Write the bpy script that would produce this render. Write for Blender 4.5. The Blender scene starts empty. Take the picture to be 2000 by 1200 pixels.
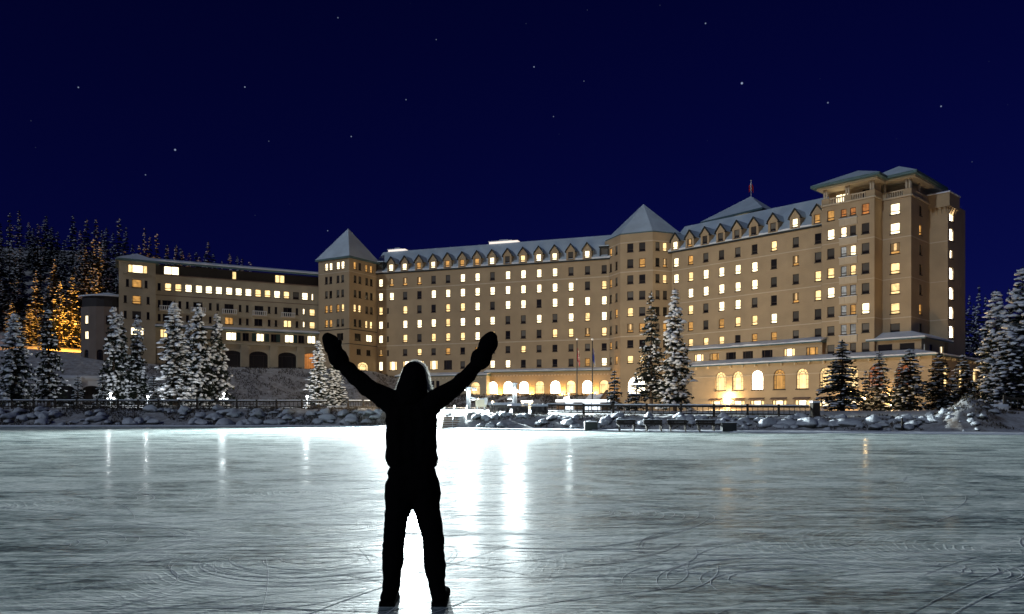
import bpy, bmesh, math, random
from mathutils import Vector, Matrix, noise
R = math.radians
rnd = random.Random(7)
sc = bpy.context.scene
col = sc.collection

# ---------------------------------------------------------------- camera
F = 1500.0 / 2000.0          # focal length over image width
CH = 1.43                    # eye height above the ice
HOR = 806.0                  # horizon row of the 2000x1200 photograph
cam_d = bpy.data.cameras.new('camera'); cam = bpy.data.objects.new('camera', cam_d); col.objects.link(cam)
cam.location = (0, 0, CH); cam.rotation_euler = (R(90), 0, 0)
cam_d.sensor_width = 36; cam_d.lens = 36 * F; cam_d.shift_y = (HOR - 600) / 2000.0
cam_d.clip_start = 0.1; cam_d.clip_end = 3000
sc.camera = cam

# ---------------------------------------------------------------- world: moonlit night sky with stars
MOON_EL, MOON_AZ = 25, 226        # azimuth of the moon, clockwise from +Y
world = bpy.data.worlds.new('World'); sc.world = world; world.use_nodes = True
wn = world.node_tree.nodes; wl = world.node_tree.links; wn.clear()
wo = wn.new('ShaderNodeOutputWorld'); bg = wn.new('ShaderNodeBackground'); sky = wn.new('ShaderNodeTexSky')
sky.sky_type = 'NISHITA'; sky.sun_disc = False
sky.sun_elevation = R(MOON_EL); sky.sun_rotation = R(MOON_AZ); sky.air_density = 1.0; sky.dust_density = 0.3; sky.ozone_density = 3
tint = wn.new('ShaderNodeMixRGB'); tint.blend_type = 'MULTIPLY'; tint.inputs[0].default_value = 1
tint.inputs[2].default_value = (0.0062, 0.0062, 0.070, 1)
wl.new(sky.outputs[0], tint.inputs[1])
tc = wn.new('ShaderNodeTexCoord')
vor = wn.new('ShaderNodeTexVoronoi'); vor.inputs['Scale'].default_value = 46
wl.new(tc.outputs['Generated'], vor.inputs['Vector'])
lt = wn.new('ShaderNodeMapRange'); lt.inputs[1].default_value = 0.042; lt.inputs[2].default_value = 0.012
lt.inputs[3].default_value = 0; lt.inputs[4].default_value = 1
wl.new(vor.outputs['Distance'], lt.inputs[0])
sep = wn.new('ShaderNodeSeparateColor'); wl.new(vor.outputs['Color'], sep.inputs[0])
pw = wn.new('ShaderNodeMath'); pw.operation = 'POWER'; pw.inputs[1].default_value = 9; wl.new(sep.outputs[0], pw.inputs[0])
sm = wn.new('ShaderNodeMath'); sm.operation = 'MULTIPLY'; wl.new(lt.outputs[0], sm.inputs[0]); wl.new(pw.outputs[0], sm.inputs[1])
last = sm.outputs[0]
def sky_dir(px, py):
    return Vector(((px - 1000) / 1500, 1.0, (HOR - py) / 1500)).normalized()
for px, py, r, s in [(342, 293, 0.0017, 0.8), (1449, 163, 0.0019, 1.0), (1617, 201, 0.0014, 0.5), (1838, 208, 0.0013, 0.6),
                     (1043, 131, 0.0012, 0.7), (1378, 46, 0.0013, 0.6), (153, 171, 0.0012, 0.6), (686, 267, 0.0012, 0.6),
                     (640, 451, 0.0011, 0.5), (793, 195, 0.0011, 0.5), (660, 35, 0.0012, 0.4), (1081, 228, 0.0011, 0.4)]:
    d = wn.new('ShaderNodeVectorMath'); d.operation = 'DISTANCE'; d.inputs[1].default_value = sky_dir(px, py)
    wl.new(tc.outputs['Generated'], d.inputs[0])
    m = wn.new('ShaderNodeMapRange'); m.inputs[1].default_value = r * .8; m.inputs[2].default_value = r * 0.2
    m.inputs[3].default_value = 0; m.inputs[4].default_value = s
    wl.new(d.outputs['Value'], m.inputs[0])
    a = wn.new('ShaderNodeMath'); a.operation = 'ADD'; wl.new(last, a.inputs[0]); wl.new(m.outputs[0], a.inputs[1]); last = a.outputs[0]
stc = wn.new('ShaderNodeMixRGB'); stc.blend_type = 'MULTIPLY'; stc.inputs[0].default_value = 1; stc.inputs[1].default_value = (3.6, 4.4, 6, 1)
wl.new(last, stc.inputs[2])
addc = wn.new('ShaderNodeMixRGB'); addc.blend_type = 'ADD'; addc.inputs[0].default_value = 1
wl.new(tint.outputs[0], addc.inputs[1]); wl.new(stc.outputs[0], addc.inputs[2])
wl.new(addc.outputs[0], bg.inputs[0]); bg.inputs[1].default_value = 0.1
wl.new(bg.outputs[0], wo.inputs[0])

# ---------------------------------------------------------------- the moon
sun_d = bpy.data.lights.new('moon', 'SUN'); sun_d.energy = 0.62; sun_d.angle = R(0.5); sun_d.color = (0.74, 0.86, 1.0)
sun = bpy.data.objects.new('moon', sun_d); col.objects.link(sun)
_md = Vector((math.sin(R(MOON_AZ)) * math.cos(R(MOON_EL)), math.cos(R(MOON_AZ)) * math.cos(R(MOON_EL)), math.sin(R(MOON_EL))))
sun.rotation_euler = (-_md).to_track_quat('-Z', 'Y').to_euler()
sc.view_settings.view_transform = 'Standard'; sc.view_settings.look = 'None'
sc.view_settings.exposure = 0; sc.view_settings.gamma = 1
sc.cycles.use_denoising = True
sc.cycles.max_bounces = 5; sc.cycles.diffuse_bounces = 2; sc.cycles.glossy_bounces = 3
sc.cycles.sample_clamp_indirect = 3.0; sc.cycles.caustics_reflective = False; sc.cycles.caustics_refractive = False

# ---------------------------------------------------------------- place helpers (photo column + distance -> plan point)
def gx(px, D): return (px - 1000) / 1500 * D
def P2(px, D): return Vector((gx(px, D), D))
def Z(py, D): return CH + (HOR - py) * D / 1500
def interp(x, pts):
    if x <= pts[0][0]: return pts[0][1]
    for (a, b), (c, d) in zip(pts, pts[1:]):
        if x <= c: return b + (d - b) * (x - a) / (c - a)
    return pts[-1][1]
def sstep(a, b, x):
    t = max(0, min(1, (x - a) / (b - a))); return t * t * (3 - 2 * t)

# ---------------------------------------------------------------- materials
MATS = {}
def mat(name, color, rough=0.8, metal=0.0, spec=0.3, emit=None, estr=0, var=0.0, vscale=1.0, bump=0.0, bscale=8.0):
    m = bpy.data.materials.new(name); m.use_nodes = True; MATS[name] = m
    n = m.node_tree.nodes; l = m.node_tree.links; b = n['Principled BSDF']
    b.inputs['Base Color'].default_value = (*color, 1); b.inputs['Roughness'].default_value = rough
    b.inputs['Metallic'].default_value = metal; b.inputs['Specular IOR Level'].default_value = spec
    if emit: b.inputs['Emission Color'].default_value = (*emit, 1); b.inputs['Emission Strength'].default_value = estr
    if var or bump:
        t = n.new('ShaderNodeTexCoord')
        if var:
            no = n.new('ShaderNodeTexNoise'); no.inputs['Scale'].default_value = vscale; no.inputs['Detail'].default_value = 6
            l.new(t.outputs['Object'], no.inputs['Vector'])
            mr = n.new('ShaderNodeMapRange'); mr.inputs[1].default_value = 0.3; mr.inputs[2].default_value = 0.7
            mr.inputs[3].default_value = 1 - var; mr.inputs[4].default_value = 1 + var
            l.new(no.outputs['Fac'], mr.inputs[0])
            mx = n.new('ShaderNodeMixRGB'); mx.blend_type = 'MULTIPLY'; mx.inputs[0].default_value = 1
            mx.inputs[1].default_value = (*color, 1); l.new(mr.outputs[0], mx.inputs[2]); l.new(mx.outputs[0], b.inputs['Base Color'])
        if bump:
            nb = n.new('ShaderNodeTexNoise'); nb.inputs['Scale'].default_value = bscale; nb.inputs['Detail'].default_value = 5
            l.new(t.outputs['Object'], nb.inputs['Vector'])
            bu = n.new('ShaderNodeBump'); bu.inputs['Strength'].default_value = bump; bu.inputs['Distance'].default_value = 0.2
            l.new(nb.outputs['Fac'], bu.inputs['Height']); l.new(bu.outputs[0], b.inputs['Normal'])
    return m
STUCCO = mat('stucco', (0.46, 0.345, 0.215), 0.9, var=0.09, vscale=0.35, bump=0.25, bscale=5)
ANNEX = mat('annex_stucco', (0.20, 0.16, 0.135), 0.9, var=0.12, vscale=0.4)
STUCCO2 = mat('stucco_old', (0.46, 0.40, 0.29), 0.9, var=0.12, vscale=0.4, bump=0.25, bscale=5)
TRIM = mat('pale_trim', (0.60, 0.50, 0.36), 0.85, var=0.06)
SNOW = mat('snow', (0.78, 0.82, 0.87), 0.75, spec=0.25, var=0.07, vscale=0.5, bump=0.35, bscale=1.6)
SNOWT = mat('tree_snow', (0.80, 0.83, 0.87), 0.8, spec=0.2)
ROOFSNOW = mat('roof_snow', (0.60, 0.70, 0.76), 0.7, spec=0.3, var=0.12, vscale=0.3, bump=0.25, bscale=1.0)
DARK = mat('dark_metal', (0.03, 0.035, 0.035), 0.6)
FRAME = mat('window_frame', (0.05, 0.035, 0.025), 0.6)
TEAL = mat('teal_metal', (0.10, 0.17, 0.18), 0.6, var=0.1)
TEALD = mat('teal_shutter', (0.03, 0.075, 0.08), 0.7)
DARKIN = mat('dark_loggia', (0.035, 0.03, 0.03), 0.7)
BRK = mat('brown_wall', (0.20, 0.14, 0.11), 0.9, var=0.2, vscale=1)
WOOD = mat('dark_wood', (0.035, 0.028, 0.022), 0.8, var=0.3, vscale=4)
WOODB = mat('brown_wood', (0.16, 0.10, 0.06), 0.8, var=0.3, vscale=3)
WHITE = mat('white_paint', (0.78, 0.78, 0.76), 0.6, var=0.05)
STEEL = mat('white_steel', (0.72, 0.74, 0.74), 0.45, spec=0.5)
BARK = mat('bark', (0.075, 0.055, 0.04), 0.95, var=0.3, vscale=6)
STONE = mat('stone', (0.14, 0.13, 0.12), 0.95, var=0.5, vscale=3, bump=0.8, bscale=3)
BLACK = mat('black_fabric', (0.0030, 0.0028, 0.0032), 0.95, spec=0.02)
CREAM = mat('cream_board', (0.7, 0.64, 0.48), 0.8)

def leaf_mat(name, c):
    m = mat(name, c, 0.85, spec=0.15)
    n = m.node_tree.nodes; l = m.node_tree.links; b = n['Principled BSDF']
    oi = n.new('ShaderNodeObjectInfo'); mr = n.new('ShaderNodeMapRange'); mr.inputs[3].default_value = 0.7; mr.inputs[4].default_value = 1.35
    l.new(oi.outputs['Random'], mr.inputs[0])
    mx = n.new('ShaderNodeMixRGB'); mx.blend_type = 'MULTIPLY'; mx.inputs[0].default_value = 1; mx.inputs[1].default_value = (*c, 1)
    l.new(mr.outputs[0], mx.inputs[2]); l.new(mx.outputs[0], b.inputs['Base Color'])
    return m
LEAF = leaf_mat('needles', (0.030, 0.038, 0.028))
LEAFD = leaf_mat('dark_needles', (0.022, 0.028, 0.024))

def lit_mat(name, c, strength, curtain, slit=False):
    """a lit room behind glass: folds of curtain at the sides, brightness differing from room to room"""
    m = bpy.data.materials.new(name); m.use_nodes = True
    n = m.node_tree.nodes; l = m.node_tree.links; b = n['Principled BSDF']
    b.inputs['Base Color'].default_value = (0.05, 0.04, 0.03, 1); b.inputs['Roughness'].default_value = 0.15
    t = n.new('ShaderNodeTexCoord'); s = n.new('ShaderNodeSeparateXYZ'); l.new(t.outputs['Generated'], s.inputs[0])
    oi = n.new('ShaderNodeObjectInfo')
    ctr = n.new('ShaderNodeMath'); ctr.operation = 'SUBTRACT'; l.new(s.outputs[0], ctr.inputs[0]); ctr.inputs[1].default_value = 0.5
    ab = n.new('ShaderNodeMath'); ab.operation = 'ABSOLUTE'; l.new(ctr.outputs[0], ab.inputs[0])
    ramp = n.new('ShaderNodeMapRange')
    if slit:
        ramp.inputs[1].default_value = 0.10; ramp.inputs[2].default_value = 0.2; ramp.inputs[3].default_value = 1.0; ramp.inputs[4].default_value = 0.16
    else:
        ramp.inputs[1].default_value = 0.30; ramp.inputs[2].default_value = 0.5; ramp.inputs[3].default_value = 1.0; ramp.inputs[4].default_value = 1 - curtain
    l.new(ab.outputs[0], ramp.inputs[0])
    wv = n.new('ShaderNodeMath'); wv.operation = 'SINE'
    w2 = n.new('ShaderNodeMath'); w2.operation = 'MULTIPLY'; w2.inputs[1].default_value = 48; l.new(s.outputs[0], w2.inputs[0]); l.new(w2.outputs[0], wv.inputs[0])
    w3 = n.new('ShaderNodeMapRange'); w3.inputs[1].default_value = -1; w3.inputs[2].default_value = 1; w3.inputs[3].default_value = 0.86; w3.inputs[4].default_value = 1.08
    l.new(wv.outputs[0], w3.inputs[0])
    ns = n.new('ShaderNodeTexNoise'); ns.inputs['Scale'].default_value = 2.2
    ad = n.new('ShaderNodeVectorMath'); ad.operation = 'ADD'; l.new(t.outputs['Generated'], ad.inputs[0])
    cm = n.new('ShaderNodeVectorMath'); cm.operation = 'SCALE'; cm.inputs[0].default_value = (31, 17, 53); l.new(oi.outputs['Random'], cm.inputs['Scale'])
    l.new(cm.outputs[0], ad.inputs[1]); l.new(ad.outputs[0], ns.inputs['Vector'])
    nr = n.new('ShaderNodeMapRange'); nr.inputs[1].default_value = 0.3; nr.inputs[2].default_value = 0.7; nr.inputs[3].default_value = 0.62; nr.inputs[4].default_value = 1.2
    l.new(ns.outputs['Fac'], nr.inputs[0])
    rr = n.new('ShaderNodeMapRange'); rr.inputs[3].default_value = 0.72 * strength; rr.inputs[4].default_value = 1.25 * strength; l.new(oi.outputs['Random'], rr.inputs[0])
    a = ramp.outputs[0]
    for o in (w3.outputs[0], nr.outputs[0], rr.outputs[0]):
        mm = n.new('ShaderNodeMath'); mm.operation = 'MULTIPLY'; l.new(a, mm.inputs[0]); l.new(o, mm.inputs[1]); a = mm.outputs[0]
    b.inputs['Emission Color'].default_value = (*c, 1); l.new(a, b.inputs['Emission Strength'])
    m.cycles.emission_sampling = 'NONE'
    return m
LIT = {
    'W': lit_mat('lit_bright', (1.0, 0.82, 0.50), 3.6, 0.35),
    'w': lit_mat('lit_warm', (1.0, 0.68, 0.29), 1.9, 0.6),
    'a': lit_mat('lit_amber', (1.0, 0.50, 0.13), 0.75, 0.5),
    's': lit_mat('lit_slit', (1.0, 0.62, 0.26), 1.0, 0.8, True),
    'o': lit_mat('lit_orange', (1.0, 0.36, 0.09), 0.62, 0.4),
    'p': lit_mat('lit_pale', (0.62, 0.64, 0.62), 0.42, 0.2),
    'x': lit_mat('lit_white', (1.0, 0.86, 0.62), 11.0, 0.1),
    'r': lit_mat('lit_red_curtain', (1.0, 0.25, 0.06), 0.45, 0.3),
}
def glass_mat(name, c, r):
    m = mat(name, c, 0.12, spec=0.5)
    n = m.node_tree.nodes; l = m.node_tree.links; b = n['Principled BSDF']
    oi = n.new('ShaderNodeObjectInfo'); mr = n.new('ShaderNodeMapRange'); mr.inputs[3].default_value = 0.45; mr.inputs[4].default_value = r
    l.new(oi.outputs['Random'], mr.inputs[0])
    mx = n.new('ShaderNodeMixRGB'); mx.blend_type = 'MULTIPLY'; mx.inputs[0].default_value = 1; mx.inputs[1].default_value = (*c, 1)
    l.new(mr.outputs[0], mx.inputs[2]); l.new(mx.outputs[0], b.inputs['Base Color'])
    return m
BLIND = glass_mat('drawn_blind', (0.13, 0.12, 0.10), 1.5)
GLASS = glass_mat('dark_glass', (0.022, 0.02, 0.018), 1.4)
def emis(name, c, s, sampling='NONE'):
    m = mat(name, (0.5, 0.5, 0.5), 0.5, emit=c, estr=s); m.cycles.emission_sampling = sampling; return m
LAMPW = emis('lamp_white', (0.9, 0.97, 1.0), 14)
LAMPG = emis('lamp_globe', (1.0, 0.72, 0.36), 30)
LAMPS = emis('lamp_sodium', (1.0, 0.45, 0.06), 25)
BARGLOW = emis('lit_counter', (0.85, 0.93, 1.0), 1.6)
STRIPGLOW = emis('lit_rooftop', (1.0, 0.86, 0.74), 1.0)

# ice: frosted skating rink with blade scratches
ICE = bpy.data.materials.new('rink_ice'); ICE.use_nodes = True
def build_ice():
    n = ICE.node_tree.nodes; l = ICE.node_tree.links; b = n['Principled BSDF']
    t = n.new('ShaderNodeTexCoord')
    def streak(scale, rot, stretch, dist, detail=5):
        mp = n.new('ShaderNodeMapping'); mp.inputs['Rotation'].default_value = (0, 0, rot); mp.inputs['Scale'].default_value = (scale / stretch, scale, scale)
        l.new(t.outputs['Object'], mp.inputs['Vector'])
        no = n.new('ShaderNodeTexNoise'); no.inputs['Scale'].default_value = 1; no.inputs['Detail'].default_value = detail; no.inputs['Roughness'].default_value = 0.62
        no.inputs['Distortion'].default_value = dist
        l.new(mp.outputs[0], no.inputs['Vector']); return no.outputs['Fac']
    def rng(x, a, b_, c, d):
        m = n.new('ShaderNodeMapRange'); m.inputs[1].default_value = a; m.inputs[2].default_value = b_; m.inputs[3].default_value = c; m.inputs[4].default_value = d
        l.new(x, m.inputs[0]); return m.outputs[0]
    def mth(op, x, y):
        m = n.new('ShaderNodeMath'); m.operation = op
        for i, v in enumerate((x, y)):
            if isinstance(v, (int, float)): m.inputs[i].default_value = v
            else: l.new(v, m.inputs[i])
        return m.outputs[0]
    s1 = streak(1.6, 0.10, 2.6, 2.4, 10); s2 = streak(4.0, -0.3, 3.5, 2.6, 9); s3 = streak(0.26, 0.1, 1.6, 2.0, 7); s4 = streak(7, 0.55, 14, 2.2, 2); s5 = streak(8, -0.65, 15, 2.0, 2)
    f = mth('ADD', mth('MULTIPLY', rng(s1, 0.38, 0.62, 0, 1), 0.42), mth('MULTIPLY', rng(s2, 0.40, 0.60, 0, 1), 0.36))
    f = mth('ADD', f, mth('MULTIPLY', rng(s3, 0.33, 0.66, -0.5, 1), 0.5))
    s6 = streak(11, 0.3, 1.3, 0.3, 6); f = mth('ADD', f, rng(s6, 0.35, 0.65, -0.2, 0.2))
    # long blade arcs: rings about far-off centres
    arcs = None
    for cx, cy, sc_, ph in [(-3.2, 14, 6.5, 0), (2.6, 13.5, 7.5, 2), (-2, 7.5, 9, 1), (5, 8, 8, 4), (-9, 11, 6, 3), (12, 18, 5, 1)]:
        mp = n.new('ShaderNodeMapping'); mp.inputs['Location'].default_value = (-cx, -cy, 0); l.new(t.outputs['Object'], mp.inputs['Vector'])
        w = n.new('ShaderNodeTexWave'); w.wave_type = 'RINGS'; w.rings_direction = 'Z'; w.inputs['Scale'].default_value = sc_ * 0.42
        w.inputs['Distortion'].default_value = 7; w.inputs['Detail'].default_value = 4; w.inputs['Detail Scale'].default_value = 0.6; w.inputs['Phase Offset'].default_value = ph
        l.new(mp.outputs[0], w.inputs['Vector'])
        ln = n.new('ShaderNodeVectorMath'); ln.operation = 'LENGTH'; l.new(mp.outputs[0], ln.inputs[0])
        k = mth('MULTIPLY', rng(w.outputs['Fac'], 0.72, 0.98, 0, 1), rng(ln.outputs['Value'], 1.2, 3.4, 1, 0))
        arcs = k if arcs is None else mth('ADD', arcs, k)
    arcs = mth('MULTIPLY', arcs, rng(s3, 0.4, 0.65, 0, 0.55))
    f = mth('ADD', f, arcs)
    thin = mth('ADD', rng(s4, 0.57, 0.64, 0, 0.45), rng(s5, 0.58, 0.65, 0, 0.4)); f = mth('ADD', f, thin)
    cr = n.new('ShaderNodeValToRGB'); e = cr.color_ramp.elements
    e[0].position = 0.05; e[0].color = (0.06, 0.095, 0.105, 1); e[1].position = 1.0; e[1].color = (0.78, 0.84, 0.81, 1)
    k = cr.color_ramp.elements.new(0.45); k.color = (0.36, 0.45, 0.44, 1)
    l.new(f, cr.inputs[0]); l.new(cr.outputs[0], b.inputs['Base Color'])
    l.new(rng(f, 0.1, 1.0, 0.58, 0.85), b.inputs['Roughness'])
    l.new(rng(mth('ADD', s3, mth('MULTIPLY', s1, .5)), 0.68, 0.86, 0.24, 0.0), b.inputs['Coat Weight']); b.inputs['Coat IOR'].default_value = 1.31; l.new(rng(f, 0.1, 0.9, 0.15, 0.32), b.inputs['Coat Roughness'])
    b.inputs['IOR'].default_value = 1.31; l.new(rng(f, 0.1, 1.0, 0.35, 0.8), b.inputs['Specular IOR Level'])
    bu = n.new('ShaderNodeBump'); bu.inputs['Strength'].default_value = 0.6; bu.inputs['Distance'].default_value = 0.02
    l.new(mth('ADD', f, mth('MULTIPLY', s4, 0.5)), bu.inputs['Height']); l.new(bu.outputs[0], b.inputs['Normal'])
build_ice()

# ground: snow, with dry scrub and stones showing through where it is steep
GROUND = bpy.data.materials.new('snow_ground'); GROUND.use_nodes = True
ROCKSNOW = bpy.data.materials.new('snowy_rock'); ROCKSNOW.use_nodes = True
def build_snowy(m, bare, lo, hi, nscale, snowc):
    n = m.node_tree.nodes; l = m.node_tree.links; b = n['Principled BSDF']; b.inputs['Roughness'].default_value = 0.85; b.inputs['Specular IOR Level'].default_value = 0.2
    g = n.new('ShaderNodeNewGeometry'); s = n.new('ShaderNodeSeparateXYZ'); l.new(g.outputs['Normal'], s.inputs[0])
    t = n.new('ShaderNodeTexCoord'); no = n.new('ShaderNodeTexNoise'); no.inputs['Scale'].default_value = nscale; no.inputs['Detail'].default_value = 8; no.inputs['Roughness'].default_value = 0.7
    l.new(t.outputs['Object'], no.inputs['Vector'])
    a = n.new('ShaderNodeMath'); a.operation = 'MULTIPLY_ADD'; a.inputs[1].default_value = 0.9; l.new(no.outputs['Fac'], a.inputs[0]); l.new(s.outputs[2], a.inputs[2])
    r = n.new('ShaderNodeMapRange'); r.inputs[1].default_value = lo; r.inputs[2].default_value = hi; l.new(a.outputs[0], r.inputs[0])
    mx = n.new('ShaderNodeMixRGB'); mx.inputs[1].default_value = (*bare, 1); mx.inputs[2].default_value = (*snowc, 1); l.new(r.outputs[0], mx.inputs[0])
    l.new(mx.outputs[0], b.inputs['Base Color'])
    bu = n.new('ShaderNodeBump'); bu.inputs['Strength'].default_value = 0.7; bu.inputs['Distance'].default_value = 0.25; l.new(no.outputs['Fac'], bu.inputs['Height']); l.new(bu.outputs[0], b.inputs['Normal'])
build_snowy(GROUND, (0.20, 0.165, 0.14), 1.15, 1.6, 1.3, (0.74, 0.77, 0.80))
build_snowy(ROCKSNOW, (0.075, 0.075, 0.07), 0.05, 0.60, 2.2, (0.60, 0.63, 0.67))

# ---------------------------------------------------------------- mesh helpers
class MB:
    def __init__(self): self.v = []; self.f = []
    def quad(self, a, b, c, d):
        i = len(self.v); self.v += [tuple(a), tuple(b), tuple(c), tuple(d)]; self.f.append((i, i + 1, i + 2, i + 3)); return self
    def poly(self, pts):
        i = len(self.v); self.v += [tuple(p) for p in pts]; self.f.append(tuple(range(i, i + len(pts)))); return self
    def hexa(self, b4, t4):
        i = len(self.v); self.v += [tuple(p) for p in b4] + [tuple(p) for p in t4]
        self.f += [(i + 3, i + 2, i + 1, i), (i + 4, i + 5, i + 6, i + 7)] + [(i + k, i + (k + 1) % 4, i + 4 + (k + 1) % 4, i + 4 + k) for k in range(4)]; return self
    def box(self, x0, x1, y0, y1, z0, z1):
        return self.hexa([(x0, y0, z0), (x1, y0, z0), (x1, y1, z0), (x0, y1, z0)], [(x0, y0, z1), (x1, y0, z1), (x1, y1, z1), (x0, y1, z1)])
    def prism(self, pts, z0, z1):
        k = len(pts); i = len(self.v)
        self.v += [(p[0], p[1], z0) for p in pts] + [(p[0], p[1], z1) for p in pts]
        self.f += [tuple(range(i + k - 1, i - 1, -1)), tuple(range(i + k, i + 2 * k))] + [(i + j, i + (j + 1) % k, i + k + (j + 1) % k, i + k + j) for j in range(k)]; return self
    def tube(self, pts, rs, n=8, cap=True):
        pts = [Vector(p) for p in pts]
        if not isinstance(rs, (list, tuple)): rs = [rs] * len(pts)
        base = len(self.v)
        for k, p in enumerate(pts):
            d = (pts[min(k + 1, len(pts) - 1)] - pts[max(k - 1, 0)]).normalized()
            a = d.orthogonal() if abs(d.z) < 0.99 else Vector((1, 0, 0))
            a = (Vector((0, 0, 1)).cross(d) if abs(d.z) < 0.95 else a).normalized(); b = d.cross(a).normalized()
            for j in range(n):
                th = 2 * math.pi * j / n; self.v.append(tuple(p + (a * math.cos(th) + b * math.sin(th)) * rs[k]))
        for k in range(len(pts) - 1):
            for j in range(n):
                self.f.append((base + k * n + j, base + k * n + (j + 1) % n, base + (k + 1) * n + (j + 1) % n, base + (k + 1) * n + j))
        if cap:
            self.f.append(tuple(base + j for j in range(n - 1, -1, -1))); e = base + (len(pts) - 1) * n; self.f.append(tuple(e + j for j in range(n)))
        return self
    def mesh(self, name, m, smooth=False):
        me = bpy.data.meshes.new(name); me.from_pydata(self.v, [], self.f)
        if m: me.materials.append(m)
        if smooth: me.polygons.foreach_set('use_smooth', [True] * len(me.polygons))
        me.update(); return me
    def build(self, name, m, parent=None, smooth=False, loc=None, rz=0):
        return link(name, self.mesh(name, m, smooth), parent, loc, rz)
def link(name, me, parent=None, loc=None, rz=0):
    o = bpy.data.objects.new(name, me); col.objects.link(o)
    if parent: o.parent = parent
    if loc is not None: o.location = loc
    if rz: o.rotation_euler = (0, 0, rz)
    return o
def tag(o, label, cat, group=None):
    o['label'] = label; o['category'] = cat
    if group: o['group'] = group
    return o
def thing(name, label, cat, loc=(0, 0, 0), rz=0, group=None):
    o = link(name, None, None, loc, rz); tag(o, label, cat, group); return o
def structure(o): o['kind'] = 'structure'; return o
def ico(sub=1):
    bm = bmesh.new(); bmesh.ops.create_icosphere(bm, subdivisions=sub, radius=1)
    v = [x.co.copy() for x in bm.verts]; f = [tuple(q.index for q in p.verts) for p in bm.faces]; bm.free(); return v, f
ICO1, ICO2, ICO3 = ico(1), ico(2), ico(3)

# ---------------------------------------------------------------- ground, lake and hill
SHORE = [(-1500, 84), (-400, 81), (0, 79), (600, 80), (740, 77), (800, 71), (870, 65), (1000, 62), (1250, 57.5), (1600, 54), (2000, 49.5), (2500, 46), (3500, 44)]
BANK = [(0, 1.85), (700, 1.8), (900, 1.5), (1100, 1.15), (1600, 1.0), (1850, 1.1), (2000, 1.2)]
TERR = [(-500, 3.0), (0, 2.5), (400, 2.3), (700, 2.2), (900, 2.0), (1300, 1.55), (2500, 1.6)]
FAC = [(-800, 150), (0, 150), (232, 153), (622, 171), (700, 168), (760, 172), (1195, 156), (1313, 146), (1820, 112), (2000, 118), (3000, 125)]
TOP = [(-800, 13), (60, 13), (232, 11.2), (665, 11.0), (735, 10.4), (775, 9.0), (850, 5.2), (1180, 4.9), (1212, 3.0), (1245, 1.75), (2000, 1.7), (3000, 2)]
RUN = [(-500, 26), (660, 26), (800, 20), (1190, 17)]
HILL = [(-1500, 0.55), (250, 0.52), (480, 0.36), (620, 0.12), (1700, 0.1), (1860, 0.15), (2000, 0.2), (3000, 0.3)]
def azi(x, y): return 1000 + 1500 * x / y
def ground_z(x, y, det=True):
    px = azi(x, y); s = y - interp(px, SHORE)
    if s < 0: return -0.25
    z = interp(px, BANK) * sstep(0.2, 5.5, s) * 1.0
    z += (interp(px, TERR) - interp(px, BANK)) * sstep(6, 22, s)
    yf = interp(px, FAC); run = interp(px, RUN); top = interp(px, TOP); zt = interp(px, TERR)
    k = max(0, min(1, (y - (yf - run)) / (run - 2.5))); k = k * k * (3 - 2 * k) * 0.5 + k * 0.5
    z = z + (top - zt) * k
    if px < 240 and y > 150: z += .15 * min(y - 150, 32) * (1 - sstep(170, 240, px))
    if y > 182: z += interp(px, HILL) * min(y - 182, 75)
    if det:
        z += noise.noise((x * 0.12, y * 0.12, 0)) * 0.25 * sstep(3, 30, s)
        z += noise.noise((x * 0.6, y * 0.6, 3)) * 0.22 * sstep(0.3, 2, s) * (1 - sstep(8, 16, s)) + noise.noise((x * 1.5, y * 1.5, 9)) * 0.12 * sstep(0.3, 2, s) * (1 - sstep(6, 14, s))
    # cleared mound of shovelled snow by the right-hand wall
    z += 1.15 * math.exp(-(((px - 1898) / 52) ** 2)) * sstep(0.4, 3.5, s) * (1 - sstep(7, 12, s)) * (1 + (.35 * noise.noise((x * .9, y * .9, 5)) + .2 * noise.noise((x * 2.2, y * 2.2, 8)) if det else 0))
    return z
def build_ground():
    ss = [-3, -1.0, 0.0] + [0.25 + 0.35 * k for k in range(24)] + [9 + 1.2 * k for k in range(16)] + [29 + 2.5 * k for k in range(44)] + [140 + 12 * k for k in range(20)] + [420, 600]
    cols_ = [-1500 + 40 * k for k in range(32)] + [-220 + 9 * k for k in range(272)] + [2228 + 40 * k for k in range(32)]
    vs = []; fs = []
    for px in cols_:
        D0 = interp(px, SHORE)
        for s in ss:
            y = D0 + s; x = gx(px, y); vs.append((x, y, ground_z(x, y)))
    k = len(ss)
    for i in range(len(cols_) - 1):
        for j in range(k - 1):
            fs.append((i * k + j, (i + 1) * k + j, (i + 1) * k + j + 1, i * k + j + 1))
    me = bpy.data.meshes.new('ground'); me.from_pydata(vs, [], fs); me.materials.append(GROUND)
    me.polygons.foreach_set('use_smooth', [True] * len(me.polygons)); structure(link('ground', me))
    structure(MB().quad((-500, -300, 0), (500, -300, 0), (500, 95, 0), (-500, 95, 0)).build('frozen_lake', ICE))
    # trodden snow ledge along the edge of the rink
    b = MB(); pts = [(gx(px, interp(px, SHORE)), interp(px, SHORE)) for px in range(-1500, 3501, 50)]
    for (x0, y0), (x1, y1) in zip(pts, pts[1:]):
        b.hexa([(x0, y0 - .35, -.1), (x1, y1 - .35, -.1), (x1, y1 + 1.6, -.1), (x0, y0 + 1.6, -.1)], [(x0, y0 - .3, .10), (x1, y1 - .3, .10), (x1, y1 + 1.6, .16), (x0, y0 + 1.6, .16)])
    structure(b.build('shore_path', SNOW))
build_ground()

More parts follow.
